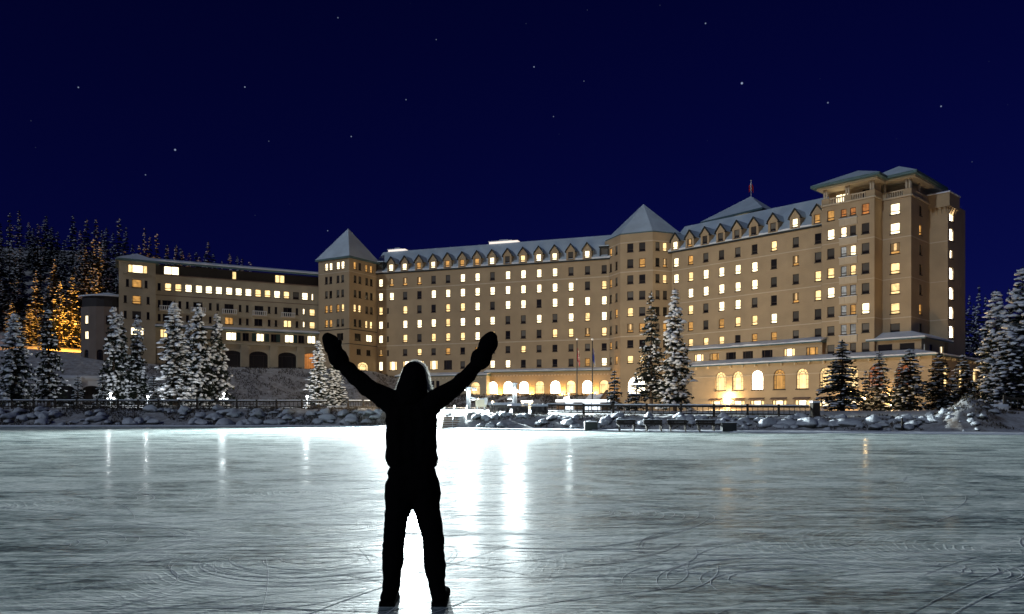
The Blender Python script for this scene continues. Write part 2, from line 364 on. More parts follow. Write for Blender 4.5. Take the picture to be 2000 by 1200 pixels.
# ---------------------------------------------------------------- facades
class Facade:
    """a wall plane in plan; u runs left to right as seen from outside, +off is outwards"""
    def __init__(s, p0, p1):
        s.p0 = Vector(p0); s.p1 = Vector(p1); s.len = (s.p1 - s.p0).length; s.d = (s.p1 - s.p0) / s.len
        s.n = Vector((s.d.y, -s.d.x)); s.ang = math.atan2(s.d.y, s.d.x)
    def P(s, u, z, off=0.0):
        q = s.p0 + s.d * u + s.n * off; return (q.x, q.y, z)
    def u(s, px):
        k = (px - 1000) / 1500; return (k * s.p0.y - s.p0.x) / (s.d.x - k * s.d.y)
    def D(s, px): return (s.p0 + s.d * s.u(px)).y
    def box(s, b, u0, u1, z0, z1, o0, o1):
        return b.hexa([s.P(u0, z0, o1), s.P(u1, z0, o1), s.P(u1, z0, o0), s.P(u0, z0, o0)], [s.P(u0, z1, o1), s.P(u1, z1, o1), s.P(u1, z1, o0), s.P(u0, z1, o0)])
    def shift(s, off): return Facade(s.p0 + s.n * off, s.p1 + s.n * off)
REVEAL = 0.24
def wall(fac, b, z0, z1, ops, u0=None, u1=None):
    """a wall skin with true openings and reveals; ops: (u, z, w, h, arched)"""
    u0 = 0 if u0 is None else u0; u1 = fac.len if u1 is None else u1
    us = {round(u0, 3), round(u1, 3)}; zs = {round(z0, 3), round(z1, 3)}
    for (u, z, w, h, ar) in ops:
        us |= {round(u - w / 2, 3), round(u + w / 2, 3)}; zs |= {round(z - h / 2, 3), round(z + h / 2, 3)}
    us = sorted(q for q in us if u0 - 1e-3 <= q <= u1 + 1e-3); zs = sorted(q for q in zs if z0 - 1e-3 <= q <= z1 + 1e-3)
    for za, zb in zip(zs, zs[1:]):
        zc = (za + zb) / 2; start = None
        for ua, ub in zip(us, us[1:]):
            uc = (ua + ub) / 2
            hole = any(abs(uc - u) < w / 2 and abs(zc - z) < h / 2 for (u, z, w, h, ar) in ops)
            if not hole and start is None: start = ua
            if hole and start is not None:
                b.quad(fac.P(start, za), fac.P(ua, za), fac.P(ua, zb), fac.P(start, zb)); start = None
        if start is not None: b.quad(fac.P(start, za), fac.P(us[-1], za), fac.P(us[-1], zb), fac.P(start, zb))
    for (u, z, w, h, ar) in ops:
        a, c, lo, hi = u - w / 2, u + w / 2, z - h / 2, z + h / 2; r = -REVEAL
        pts = [(a, lo), (c, lo)] + (arch_pts(u, hi, w, ar) if ar else [(c, hi), (a, hi)])
        for (ua, za), (ub, zb) in zip(pts, pts[1:] + pts[:1]):
            b.quad(fac.P(ua, za), fac.P(ub, zb), fac.P(ub, zb, r), fac.P(ua, za, r))
        if ar:
            ap = arch_pts(u, hi, w, ar)
            for (ua, za), (ub, zb) in zip(ap, ap[1:]):
                if abs(ua - ub) > 1e-4: b.quad(fac.P(ua, za), fac.P(ua, hi), fac.P(ub, hi), fac.P(ub, zb))
def arch_pts(u, hi, w, rise, n=10):
    """right to left along an arch of the given rise under the line z = hi"""
    return [(u + w / 2 * math.cos(math.pi * k / n), hi - rise + rise * math.sin(math.pi * k / n)) for k in range(n + 1)]

_wm = {}
def window_meshes(w, h, kind, ar):
    key = (round(w, 2), round(h, 2), kind, ar)
    if key in _wm: return _wm[key]
    b = MB(); t = 0.075; y0, y1 = 0.10, 0.22; a, c, lo, hi = -w / 2, w / 2, -h / 2, h / 2
    panes = []
    if not ar:
        b.box(a, a + t, y0, y1, lo, hi); b.box(c - t, c, y0, y1, lo, hi); b.box(a + t, c - t, y0, y1, lo, lo + t); b.box(a + t, c - t, y0, y1, hi - t, hi)
        b.box(a - 0.08, c + 0.08, -0.10, 0.09, lo - 0.11, lo - 0.004)
        def pane(x0, x1, z0, z1): panes.append(MB().box(x0, x1, 0.16, 0.19, z0, z1).mesh('pane', None))
        if kind == 'sash':
            r = lo + 0.27 * h; b.box(a + t, c - t, y0 - 0.02, y1, r - 0.06, r + 0.06)
            pane(a + t, c - t, r + 0.06, hi - t); pane(a + t, c - t, lo + t, r - 0.06)
        elif kind == 'triple':
            for q in (-0.27, 0.27): b.box(q * w - 0.05, q * w + 0.05, y0 - 0.02, y1, lo + t, hi - t)
            pane(a + t, -0.27 * w - .05, lo + t, hi - t); pane(-0.27 * w + .05, 0.27 * w - .05, lo + t, hi - t); pane(0.27 * w + .05, c - t, lo + t, hi - t)
        elif kind == 'double':
            b.box(-0.04, 0.04, y0 - 0.02, y1, lo + t, hi - t); pane(a + t, -0.04, lo + t, hi - t); pane(0.04, c - t, lo + t, hi - t)
        else: pane(a + t, c - t, lo + t, hi - t)
    else:
        outer = [(a, lo), (c, lo)] + arch_pts(0, hi, w, ar)
        def inset(q):
            sx = (w - 2 * q) / w; return [(a + q, lo + q), (c - q, lo + q)] + [(x * sx, (z - (hi - ar)) * (ar - q) / ar + hi - ar) for x, z in arch_pts(0, hi, w, ar)]
        def ring(o, i_, ya, yb):
            n = len(o)
            for k in range(n):
                j = (k + 1) % n
                b.hexa([(o[k][0], ya, o[k][1]), (o[j][0], ya, o[j][1]), (i_[j][0], ya, i_[j][1]), (i_[k][0], ya, i_[k][1])],
                       [(o[k][0], yb, o[k][1]), (o[j][0], yb, o[j][1]), (i_[j][0], yb, i_[j][1]), (i_[k][0], yb, i_[k][1])])
        ring(outer, inset(t), y0, y1)
        sp = hi - ar
        b.box(a + t, c - t, y0, y1 - .02, sp - 0.03, sp + 0.03)
        for q in (-0.28, 0.28): b.box(q * w - 0.025, q * w + 0.025, y0 + .01, y1 - .02, lo + t, sp - 0.03)
        if kind == 'fan':
            R0, R1 = 0.28 * w, w / 2 - t
            i2 = [(x * 0.56, (z - sp) * 0.56 + sp) for x, z in arch_pts(0, hi, w, ar)]; i3 = [(x * 0.50, (z - sp) * 0.50 + sp) for x, z in arch_pts(0, hi, w, ar)]
            for k in range(10):
                b.hexa([(i2[k][0], y0, i2[k][1]), (i2[k + 1][0], y0, i2[k + 1][1]), (i3[k + 1][0], y0, i3[k + 1][1]), (i3[k][0], y0, i3[k][1])],
                       [(i2[k][0], y1, i2[k][1]), (i2[k + 1][0], y1, i2[k + 1][1]), (i3[k + 1][0], y1, i3[k + 1][1]), (i3[k][0], y1, i3[k][1])])
            for th in (36, 72, 108, 144):
                e = Vector((math.cos(R(th)), 0, math.sin(R(th)))); e.z *= ar / (w / 2)
                b.tube([(e.x * w * .28, .15, sp + e.z * w * .28), (e.x * (w / 2 - t), .15, sp + e.z * (w / 2 - t))], 0.03, 4)
            for zz in (0.33, 0.66): b.box(a + t, -0.28 * w - .025, y0 + .01, y1 - .02, lo + (sp - lo) * zz - .02, lo + (sp - lo) * zz + .02); b.box(0.28 * w + .025, c - t, y0 + .01, y1 - .02, lo + (sp - lo) * zz - .02, lo + (sp - lo) * zz + .02)
        b.box(a - 0.1, c + 0.1, -0.12, 0.09, lo - 0.14, lo - 0.004)
        p = MB(); o = inset(t * 0.6); i = 0; p.v = [(x, 0.17, z) for x, z in o] + [(x, 0.20, z) for x, z in o]; k = len(o)
        p.f = [tuple(range(k)), tuple(range(2 * k - 1, k - 1, -1))] + [(j, k + j, k + (j + 1) % k, (j + 1) % k) for j in range(k)]
        panes.append(p.mesh('pane', None))
    _wm[key] = (b.mesh('window', FRAME), panes); return _wm[key]
_pm = {}
def pane_mesh(me, m):
    k = (me.name, m.name)
    if k not in _pm: c = me.copy(); c.materials.append(m); _pm[k] = c
    return _pm[k]
wr = random.Random(3)
def add_window(root, fac, u, z, w, h, st, kind='sash', ar=0, name='window'):
    fm, panes = window_meshes(w, h, kind, ar)
    o = link(name, fm, root, fac.P(u, z), fac.ang)
    for i, p in enumerate(panes):
        if st == 'd': m = BLIND if (kind == 'sash' and i == 0 and wr.random() < .75) else GLASS
        elif st == 's' and i > 0: m = LIT['a']
        elif kind == 'triple' and st in 'Ww' and i != 1: m = LIT['w']
        else: m = LIT[st]
        link('pane', pane_mesh(p, m), o)
    return o
def course(root, fac, z, h=0.22, off=0.07, m=None, name='string_course', u0=0, u1=None):
    b = MB(); fac.box(b, u0, fac.len if u1 is None else u1, z - h / 2, z + h / 2, -0.05, off); return b.build(name, m or TRIM, root)
class Side:
    """collects the openings of one facade, then makes wall and windows"""
    def __init__(s, root, fac, z0, z1, m, name='wall', u0=None, u1=None):
        s.root, s.fac, s.z0, s.z1, s.m, s.name, s.u0, s.u1 = root, fac, z0, z1, m, name, u0, u1; s.ops = []; s.win = []
    def add(s, px, z, w, h, st, kind='sash', ar=0, name='window', u=None):
        u = s.fac.u(px) if u is None else u
        s.ops.append((u, z, w, h, ar)); s.win.append((u, z, w, h, st, kind, ar, name))
    def done(s):
        b = MB(); wall(s.fac, b, s.z0, s.z1, s.ops, s.u0, s.u1); o = b.build(s.name, s.m, s.root)
        for a in s.win: add_window(s.root, s.fac, *a)
        return o

# ================================================================ the main hotel
hotel = thing('hotel', 'tall tan grand hotel with snowy roofs, gabled dormers, towers and many lit windows', 'hotel')
FL = [34.15, 31.0, 27.8, 24.6, 21.35, 18.15, 15.0, 11.9]        # window centre heights, top floor down
EAVE = 33.25
cA, cB = Vector((-30.8, 175.6)), Vector((20.5, 158.0))
CEN = Facade(cA, cB)
RWs = Facade((31.7, 152.0), (52.4, 130.0))
_d, _n = RWs.d, RWs.n
_b = Vector((-_n.x, -_n.y))                                      # straight back from the right wing's front

# dormer, shared by every gabled dormer: local x along the wall, -y outwards
_dm = {}
def dormer_meshes():
    if _dm: return _dm
    W2, zb, zs, za, dep = 0.94, -0.98, 0.98, 2.2, 3.6     # about the window centre
    f = Facade((-W2, 0), (W2, 0)); b = MB()
    wall(f, b, zb, zs, [(W2, 0, 1.06, 1.5, 0)])
    b.poly([(-W2, 0, zs), (W2, 0, zs), (0, 0, za)])
    b.quad((-W2, dep, zb), (-W2, 0, zb), (-W2, 0, zs), (-W2, dep, zs)); b.quad((W2, 0, zb), (W2, dep, zb), (W2, dep, zs), (W2, 0, zs))
    _dm['body'] = b.mesh('dormer', STUCCO)
    t = MB()
    for s in (-1, 1):
        e = Vector((s * (W2 + .14), 0, zs - 0.12)); a = Vector((0, 0, za + .12)); k = Vector((0, -0.28, 0)); q = Vector((0, 0.12, 0)); th = Vector((0, 0, 0.24))
        t.hexa([e + k, a + k, a + q, e + q], [e + k + th, a + k + th, a + q + th, e + q + th])
        t.box(min(s * (W2 + .02), s * (W2 + .26)), max(s * (W2 + .02), s * (W2 + .26)), -0.28, 0.3, zs - .32, zs - .12)
    _dm['trim'] = t.mesh('barge_board', DARK)
    r = MB()
    for s in (-1, 1):
        e = Vector((s * (W2 + .10), 0.13, zs + .0)); a = Vector((0, 0.13, za + .25)); k = Vector((0, dep, 0)); th = Vector((0, 0, 0.10))
        r.hexa([e, a, a + k, e + k], [e + th, a + th, a + k + th, e + k + th])
    _dm['roof'] = r.mesh('dormer_roof', ROOFSNOW)
    return _dm
def dormer(fac, px, z, st):
    d = dormer_meshes(); o = link('dormer', d['body'], hotel, fac.P(fac.u(px), z + .1, 0.34), fac.ang)
    link('barge_board', d['trim'], o); link('dormer_roof', d['roof'], o)
    fm, panes = window_meshes(1.06, 1.5, 'sash', 0); link('window_frame', fm, o)
    for i, p in enumerate(panes): link('pane', pane_mesh(p, (BLIND if i == 0 else GLASS) if st == 'd' else LIT[st if not (st == 's' and i) else 'a']), o)
def gable_roof(root, fac, z_e, z_r, run, u0, u1, back=None):
    b = MB(); t = 0.3
    P = fac.P
    b.hexa([P(u0, z_e, .28), P(u1, z_e, .28), P(u1, z_r, -run), P(u0, z_r, -run)], [P(u0, z_e + t, .3), P(u1, z_e + t, .3), P(u1, z_r + t, -run), P(u0, z_r + t, -run)])
    b.hexa([P(u0, z_r, -run), P(u1, z_r, -run), P(u1, z_e, -2 * run), P(u0, z_e, -2 * run)], [P(u0, z_r + t, -run), P(u1, z_r + t, -run), P(u1, z_e + t, -2 * run), P(u0, z_e + t, -2 * run)])
    o = b.build('roof', ROOFSNOW, root)
    g = MB(); fac.box(g, u0, u1, z_e - .3, z_e - .004, -0.1, .27); g.build('gutter', DARK, o)
    s = MB(); r2 = random.Random(5); n = int((u1 - u0) / 0.9)
    for k in range(n):
        a, c = u0 + (u1 - u0) * k / n, u0 + (u1 - u0) * (k + 1) / n; h = r2.uniform(.06, .34)
        fac.box(s, a, c, z_e + .06, z_e + .26 + h * .3, .05, .305 + h * .08)
    s.build('eave_snow', SNOW, o)
    w = MB(); w.quad(P(u0, 4, -2 * run), P(u1, 4, -2 * run), P(u1, z_e, -2 * run), P(u0, z_e, -2 * run)); w.build('rear_wall', STUCCO, root)
    return o

# central wing ---------------------------------------------------
CPX = [743.7, 764.9, 791.2, 819.1, 846.8, 874.9, 903.7, 932.5, 961.8, 991.9, 1022.1, 1052.8, 1083.8, 1115.2, 1147.4, 1180]
CROWS = ['WassddWWdWWWWddd'.replace('as', 'ss', 1), 'WWddWWWWWWWWWWdw', 'wnwddwwWdWWdWWWW', 'WnWWWwWWWddWdWwW', 'WnwdwwwWwdddwwsw', 'sndwdadaddwddddd']
S = Side(hotel, CEN, 4.0, EAVE, STUCCO)
for r, row in enumerate(CROWS):
    for c, st in enumerate(row):
        z = FL[r + 1]; h = 1.72 if r < 5 else 1.45
        if st == 'n': S.add(CPX[c] - 7.2, z, 0.42, 1.2, 'd', 'plain', name='narrow_window')
        else: S.add(CPX[c], z, 1.08 if c else 1.0, h, st)
for px, w, st in [(743.7, 0.95, 'W'), (767.5, 1.9, 'W'), (794, 1.9, 'W'), (820, 1.9, 'W'), (847, 1.9, 'W'), (875, 1.9, 'd')]:
    S.add(px, 12.0, w, 2.0, st, 'triple' if w > 1 else 'plain', name='wide_window')
for c, st in zip(range(6, 16), 'dwWWddddaW'): S.add(CPX[c], FL[7], 1.08, 1.6, st)
S.done()
for z in (29.45, 16.6): course(hotel, CEN, z)
gable_roof(hotel, CEN, EAVE, 39.2, 6.6, -2.0, CEN.len + 3.0)
for c, st in zip(range(1, 15), 'WWaWaaaWdwWWdW'): dormer(CEN, CPX[c], FL[0], st)
for c, dx in ((0, -0.3), (15, 0)):                                # two flat-topped dormers beside the towers
    u = CEN.u(CPX[c]) + dx; b = MB(); w = 0.95
    CEN.box(b, u - w, u - w + .22, EAVE + .1, EAVE + 2.25, -3, .1); CEN.box(b, u + w - .22, u + w, EAVE + .1, EAVE + 2.25, -3, .1)
    CEN.box(b, u - w - .12, u + w + .12, EAVE + 2.25, EAVE + 2.5, -3.4, .25); CEN.box(b, u - w + .22, u + w - .22, EAVE + .1, EAVE + .5, -3, .08)
    o = b.build('flat_dormer', DARK, hotel)
    b = MB(); CEN.box(b, u - w + .22, u + w - .22, EAVE + .5, EAVE + 2.25, -.5, -.3); b.build('pane', BLIND, o)
    b = MB(); CEN.box(b, u - w - .1, u + w + .1, EAVE + 2.5, EAVE + 2.7, -3.4, .2); b.build('roof_snow', ROOFSNOW, o)
# arcaded ground storey of the central wing
POD = CEN.shift(1.1)
uj = POD.u(947)
S = Side(hotel, POD, 4.0, 10.0, STUCCO, 'arcade_wall', u0=uj, u1=POD.len + .6)
for px in (962.6, 992.4, 1023, 1054, 1084.4, 1115, 1147, 1180): S.add(px, 6.75, 2.15, 2.75, 'x' if px not in (1054, 1115, 1180) else 'w', 'arch', 1.0, 'arched_window')
S.done()
b = MB(); POD.box(b, uj, POD.len + .6, 5.0, 5.2, -.05, .22); b.build('sill_band', TRIM, hotel)
b = MB()
for k in range(int((POD.len - uj) / 0.7)): POD.box(b, uj + .2 + k * .7, uj + .5 + k * .7, 9.15, 9.4, -.02, .2)
o = b.build('dentil_row', TRIM, hotel)
def ledge(root, fac, z, u0, u1, inner, outer, rise=0.5, name='ledge_roof', seed=1, edge=True):
    b = MB(); P = fac.P
    b.hexa([P(u0, z, outer), P(u1, z, outer), P(u1, z, inner), P(u0, z, inner)], [P(u0, z + .16, outer), P(u1, z + .16, outer), P(u1, z + .16 + rise, inner), P(u0, z + .16 + rise, inner)])
    o = b.build(name, TEAL, root)
    s = MB(); r2 = random.Random(seed); n = max(4, int((u1 - u0) / 0.8)); prev = .2
    hs = [r2.uniform(.10, .3) for _ in range(n + 1)]
    for k in range(n):
        a, c = u0 + (u1 - u0) * k / n, u0 + (u1 - u0) * (k + 1) / n; h0, h1 = hs[k], hs[k + 1]
        s.hexa([P(a, z + .165, outer + .05), P(c, z + .165, outer + .05), P(c, z + .165 + rise, inner), P(a, z + .165 + rise, inner)],
               [P(a, z + .18 + h0, outer + .02), P(c, z + .18 + h1, outer + .02), P(c, z + .30 + rise, inner), P(a, z + .30 + rise, inner)])
    s.build('snow_cover', SNOW, o); return o
ledge(hotel, CEN, 10.0, uj, CEN.len, -.1, 1.7)
# forward porch at the left of the arcade
POR = CEN.shift(3.2); u0, u1 = POR.u(775), POR.u(950)
S = Side(hotel, POR, 4.0, 9.3, STUCCO2, 'porch_wall', u0=u0, u1=u1)
S.add(928, 6.6, 2.3, 2.8, 'w', 'arch', 1.0, 'arched_window')
for px in (845, 855): S.add(px, 7.6, 0.8, 1.5, 'd', 'plain')
S.done()
b = MB(); b.quad(POR.P(u1, 4), POR.P(u1, 4, -3), POR.P(u1, 9.3, -3), POR.P(u1, 9.3)); b.build('porch_side', STUCCO2, hotel)
ledge(hotel, CEN, 9.3, POR.u(772), POR.u(952), -.1, 3.5, 0.7, 'porch_roof', 4)
b = MB()
for k in range(int((u1 - u0) / 0.9)): POR.box(b, u0 + .2 + k * .9, u0 + .55 + k * .9, 8.75, 9.0, -.02, .16)
b.build('dentil_row', TRIM, hotel)
# roof-top plant lit white
for px, w in ((963, 3.4), (748, 2.2)):
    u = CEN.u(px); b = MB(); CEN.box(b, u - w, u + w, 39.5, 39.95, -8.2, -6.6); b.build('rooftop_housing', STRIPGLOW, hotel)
    b = MB(); CEN.box(b, u - w - .15, u + w * .6, 39.953, 40.1, -8.4, -6.4); CEN.box(b, u - w * .3, u + w * .3, 40.103, 40.35, -8.2, -6.8); b.build('rooftop_snow', SNOW, hotel)

# square tower with pyramid roof ---------------------------------
def pyramid(root, corners, z_e, apex, over=0.7, thick=0.28, gutter=True, m=None):
    c = sum((Vector(p) for p in corners), Vector((0, 0))) / len(corners)
    oc = [Vector(p) + (Vector(p) - c).normalized() * over for p in corners]; n = len(oc)
    b = MB()
    for k in range(n):
        a, d = oc[k], oc[(k + 1) % n]
        b.poly([(a.x, a.y, z_e + thick), (d.x, d.y, z_e + thick), apex])
    o = b.build('roof', m or ROOFSNOW, root)
    g = MB(); g.prism(oc, z_e - .12, z_e + thick - .005); g.build('eave', TEAL, o)
    return o
tc_ = Vector((-35.6, 168.0)); th = R(31); s_ = 9.27
tl = tc_ + s_ * Vector((-math.cos(th), math.sin(th))); tr = tc_ + s_ * Vector((math.sin(th), math.cos(th))); tb = tl + tr - tc_
T1L, T1R = Facade(tl, tc_), Facade(tc_, tr)
A = Side(hotel, T1L, 6, 35.4, STUCCO); B = Side(hotel, T1R, 6, 35.4, STUCCO)
q = lambda v: 600 + v / 3.75
LROWS = ['WWWW', 'dddd', 'dddd', 'aaaw', 'aadd']; RROWS = ['adaa', 'dddd', 'dddd', 'wwdd', 'ddww']
for r in range(5):
    z = FL[r] - .25 if r == 0 else FL[r] - .1
    for px, st in zip((140, 172, 225, 259), LROWS[r]): A.add(q(px), z, 0.82 if r else .9, 1.6, st, name='paired_window')
    for px, st in zip((351, 386, 436, 470), RROWS[r]): B.add(q(px), z, 0.86, 1.6, st, name='paired_window')
for px, st in ((158, 'd'), (240, 'd')): A.add(q(px), FL[5], 1.9, 1.55, st, 'double')
for px, st in ((370, 'd'), (455, 'W')): B.add(q(px), FL[5], 1.95, 1.55, st, 'double')
for px, st in ((160, 'd'), (235, 'p')): A.add(q(px), FL[6] - .1, 1.2, 1.25, st, 'double')
for px, st in ((378, 'd'), (449, 'd')): B.add(q(px), FL[6] - .1, 1.35, 1.25, st, 'double')
B.add(q(411), 11.75, 3.6, 1.9, 'w', 'fan', 1.0, 'arched_window')
A.done(); B.done()
for f in (T1L, T1R):
    course(hotel, f, 19.75, .16, .08, DARK); course(hotel, f, 16.5, .14, .06, DARK); course(hotel, f, 32.4, .14, .05)
pc = (tl + tr) / 2
pyramid(hotel, [tl, tc_, tr, tb], 35.4, (pc.x, pc.y, 43.2))
b = MB(); b.quad((*tl, 6), (*tb, 6), (*tb, 35.4), (*tl, 35.4)); b.quad((*tb, 6), (*tr, 6), (*tr, 35.4), (*tb, 35.4)); b.build('rear_wall', STUCCO, hotel)

# octagonal tower -------------------------------------------------
oc0 = Vector((24.7, 152.5)); side = 6.6; ang = R(-24)
fd = Vector((math.cos(ang), math.sin(ang))); pts = [oc0 - fd * side / 2]
for k in range(8):
    a = ang + k * R(45); pts.append(pts[-1] + side * Vector((math.cos(a), math.sin(a))))
oct_ = pts[:8]                                                    # counter-clockwise from the front-left corner
OF, OR_, OL = Facade(oct_[0], oct_[1]), Facade(oct_[1], oct_[2]), Facade(oct_[7], oct_[0])
zz = lambda v: 1180 + v / 3.43
A = Side(hotel, OF, 1.0, 37.0, STUCCO)
for r, row in enumerate(['dd', 'da', 'dd', 'dd', 'wd', 'sa', 'dd', 'ww']):
    for px, st in zip((175, 255), row): A.add(zz(px), FL[r] + .1, 1.25, 1.7 if r < 6 else 1.5, st, 'sash')
A.add(1243, 6.9, 3.5, 3.5, 'x', 'fan', 1.75, 'arched_window'); A.done()
A = Side(hotel, OR_, 1.0, 37.0, STUCCO)
for r, row in enumerate(['dw', 'ds', 'dw', 'dd', 'dd', 'da', 'dd', 'da']):
    for px, st in zip((358, 408), row): A.add(zz(px), FL[r] + .1, 0.95, 1.7 if r < 6 else 1.5, st, 'sash', name='side_window')
A.done()
A = Side(hotel, OL, 1.0, 37.0, STUCCO)
for r, row in enumerate(['ad', 'dd', 'ad', 'dd', 'da', 'dd', 'ad', 'da']):
    for u, st in zip((2.6, 5.0), row): A.add(0, FL[r] + .1, 0.95, 1.7 if r < 6 else 1.5, st, 'sash', name='side_window', u=u)
A.done()
b = MB()
for k in range(2, 7): a, c = oct_[k], oct_[(k + 1) % 8]; b.quad((*a, 1), (*c, 1), (*c, 37), (*a, 37))
b.build('rear_wall', STUCCO, hotel)
for f in (OF, OR_, OL):
    course(hotel, f, 29.45); course(hotel, f, 16.6); course(hotel, f, 35.3, .2, .08)
oc_ = sum(oct_, Vector((0, 0))) / 8
pyramid(hotel, [p.lerp(oc_, .04) for p in oct_], 37.0, (oc_.x - .6, oc_.y, 44.8), 0.2)

# right wing ------------------------------------------------------
RPX = [1320.4, 1348.8, 1378.5, 1409.1, 1440.9, 1473.8, 1511.5, 1554.3, 1597.6]
S = Side(hotel, RWs, 1.0, EAVE, STUCCO)
for r, row in enumerate(['Waddddwdd', 'WwWWWWdsd', 'dWWWWWddw', 'dwdWWddsw', 'dadawwWdd', 'dwwwdaadd']):
    for c, st in enumerate(row): S.add(RPX[c], FL[r + 1], 1.12, 1.72 if r < 5 else 1.4, st)
S.done()
for z in (29.45, 22.9, 16.6): course(hotel, RWs, z, .16, .05)
gable_roof(hotel, RWs, EAVE, 39.3, 6.6, -1.5, RWs.len + 1.5)
for c, st in zip(range(9), 'Wsddddd' + 'Wa'): dormer(RWs, RPX[c], FL[0] + .05, st)
BAND = RWs.shift(2.4); PODR = RWs.shift(5.2)
ub0, ub1 = BAND.u(1345), BAND.u(1606)
S = Side(hotel, BAND, 8.0, 13.1, STUCCO, 'upper_band_wall', u0=ub0, u1=ub1)
for v, st in ((228, 'W'), (335, 's'), (450, 'd'), (567, 'd'), (700, 'd'), (852, 'W'), (1010, 'a')): S.add(1300 + v / 3.528, 11.75, 2.0, 1.3, st, 'triple', name='wide_window')
S.done()
ledge(hotel, RWs, 13.1, ub0 - .6, ub1 + .2, -.1, 3.2, 0.9, 'canopy_roof', 11)
up0, up1 = PODR.u(1352), PODR.u(1820)
S = Side(hotel, PODR, 0.8, 9.9, STUCCO, 'podium_wall', u0=up0, u1=up1)
for px, st in ((1407.7, 'w'), (1441, 'w'), (1479, 'x'), (1522, 'a'), (1567, 'w'), (1613, 'w'), (1663, 'w'), (1711, 'r'), (1765, 'r')):
    S.add(px, 7.05, 2.15, 3.4, st, 'fan', 1.07, 'arched_window')
for px in (1400, 1441, 1479, 1522, 1567, 1613, 1663, 1711, 1765): S.add(px, 2.95, 2.6, 1.1, 'W', 'triple', name='basement_window')
S.done()
course(hotel, PODR, 7.85, .1, .05, u0=up0, u1=up1)
pcn = PODR.p0 + PODR.d * up1
PSD = Facade(pcn, pcn + _b * 27)
S = Side(hotel, PSD, 0.8, 9.9, STUCCO, 'podium_wall')
for u in (6, 13, 20): S.add(0, 7.05, 2.15, 3.4, 'w', 'fan', 1.07, 'arched_window', u=u)
S.done()
b = MB(); a = Vector(PODR.P(up0, 0)[:2]); c = a + _b * 6; b.quad((*c, .8), (*a, .8), (*a, 9.9), (*c, 9.9)); b.build('podium_wall', STUCCO, hotel)
# wide podium roof wrapping the corner
def slab_roof(root, outline_low, outline_high, z0, z1, name, t=.22, snow=.22, seed=2):
    """a sloping roof strip between two polylines in plan (low edge outside)"""
    b = MB(); s = MB(); r2 = random.Random(seed)
    for (a, c), (d, e) in zip(zip(outline_low, outline_low[1:]), zip(outline_high, outline_high[1:])):
        b.hexa([(*a, z0), (*c, z0), (*e, z1), (*d, z1)], [(*a, z0 + t), (*c, z0 + t), (*e, z1 + t), (*d, z1 + t)])
        n = max(2, int((c - a).length / 1.0))
        for k in range(n):
            p0, p1 = a.lerp(c, k / n), a.lerp(c, (k + 1) / n); q0, q1 = d.lerp(e, k / n), d.lerp(e, (k + 1) / n)
            h0 = h1 = snow
            h0 += .12 * noise.noise((p0.x, p0.y, seed)); h1 += .12 * noise.noise((p1.x, p1.y, seed))
            s.hexa([(*p0, z0 + t + .004), (*p1, z0 + t + .004), (*q1, z1 + t + .004), (*q0, z1 + t + .004)], [(*p0, z0 + t + h0), (*p1, z0 + t + h1), (*q1, z1 + t + .15), (*q0, z1 + t + .15)])
    o = b.build(name, TEAL, root); s.build('snow_cover', SNOW, o); return o
ov = 0.9
lowp = [Vector(PODR.P(up0 - .5, 0, ov)[:2]), Vector(PODR.P(up1 + ov, 0, ov)[:2]), Vector(PODR.P(up1 + ov, 0, ov)[:2]) + _b * 29]
highp = [Vector(BAND.P(BAND.u(1352), 0, .05)[:2]), Vector(BAND.P(up1 - 3.0, 0, .05)[:2]), Vector(BAND.P(up1 - 3.0, 0, .05)[:2]) + _b * 24]
slab_roof(hotel, lowp, highp, 9.75, 10.7, 'podium_roof')
b = MB()
for k in range(int((up1 - up0) / 2.4)):
    u = up0 + 1 + k * 2.4; PODR.box(b, u - .1, u + .1, 9.35, 9.74, -.02, .6)
for k in range(10):
    u = 1 + k * 2.6; PSD.box(b, u - .1, u + .1, 9.35, 9.74, -.02, .6)
b.build('eave_brackets', TRIM, hotel)['kind'] = 'stuff'
def awning(fac, u, z, w):
    b = MB(); b.hexa([fac.P(u - w / 2, z, .7), fac.P(u + w / 2, z, .7), fac.P(u + w / 2, z + .3, .02), fac.P(u - w / 2, z + .3, .02)],
                     [fac.P(u - w / 2, z + .05, .7), fac.P(u + w / 2, z + .05, .7), fac.P(u + w / 2, z + .36, .02), fac.P(u - w / 2, z + .36, .02)]); b.build('awning', BRK, hotel)
for px in (1400, 1441, 1479, 1522, 1567, 1613): awning(PODR, PODR.u(px), 3.62, 2.9)

# right-hand tower block ------------------------------------------
F1 = Facade((51.9, 128.7), (57.8, 122.5)); R1 = Facade((57.8, 122.5), (60.2, 124.8)); F2 = Facade((60.2, 124.8), (63.2, 121.6))
SD = Facade((63.2, 121.6), (69.2, 127.3)); TA = Facade((69.2, 127.3), (71.1, 125.3)); TS = Facade((71.1, 125.3), (73.8, 127.8))
TOPZ = 35.9
x6 = lambda v: 1580 + v / 4.8
S = Side(hotel, F1, 1, TOPZ, STUCCO)
for r, st in enumerate('aWdwWddd'): S.add(x6(205), FL[r], 1.2, 1.7 if r < 6 else 1.5, st)
for r, (a, c) in enumerate(['oo', 'Wd', 'pW', 'pw', 'pp', 'pa', 'pp', 'dd']):
    S.add(x6(325), FL[r] + .05, 0.95, 1.6 if r else 1.2, a, name='paired_window'); S.add(x6(413), FL[r] + .05, 0.95, 1.6 if r else 1.2, c, name='paired_window')
for r, st in enumerate('oddddWdd'): S.add(x6(530), FL[r] + .05, 1.2, 1.7 if r < 6 else 1.5, st)
S.done()
Side(hotel, R1, 1, TOPZ, STUCCO).done()
S = Side(hotel, F2, 1, TOPZ, STUCCO)
for r, st in enumerate('WWswwwd'): S.add(1748, FL[r], 1.5, 1.75 if r < 6 else 1.45, st)
S.done()
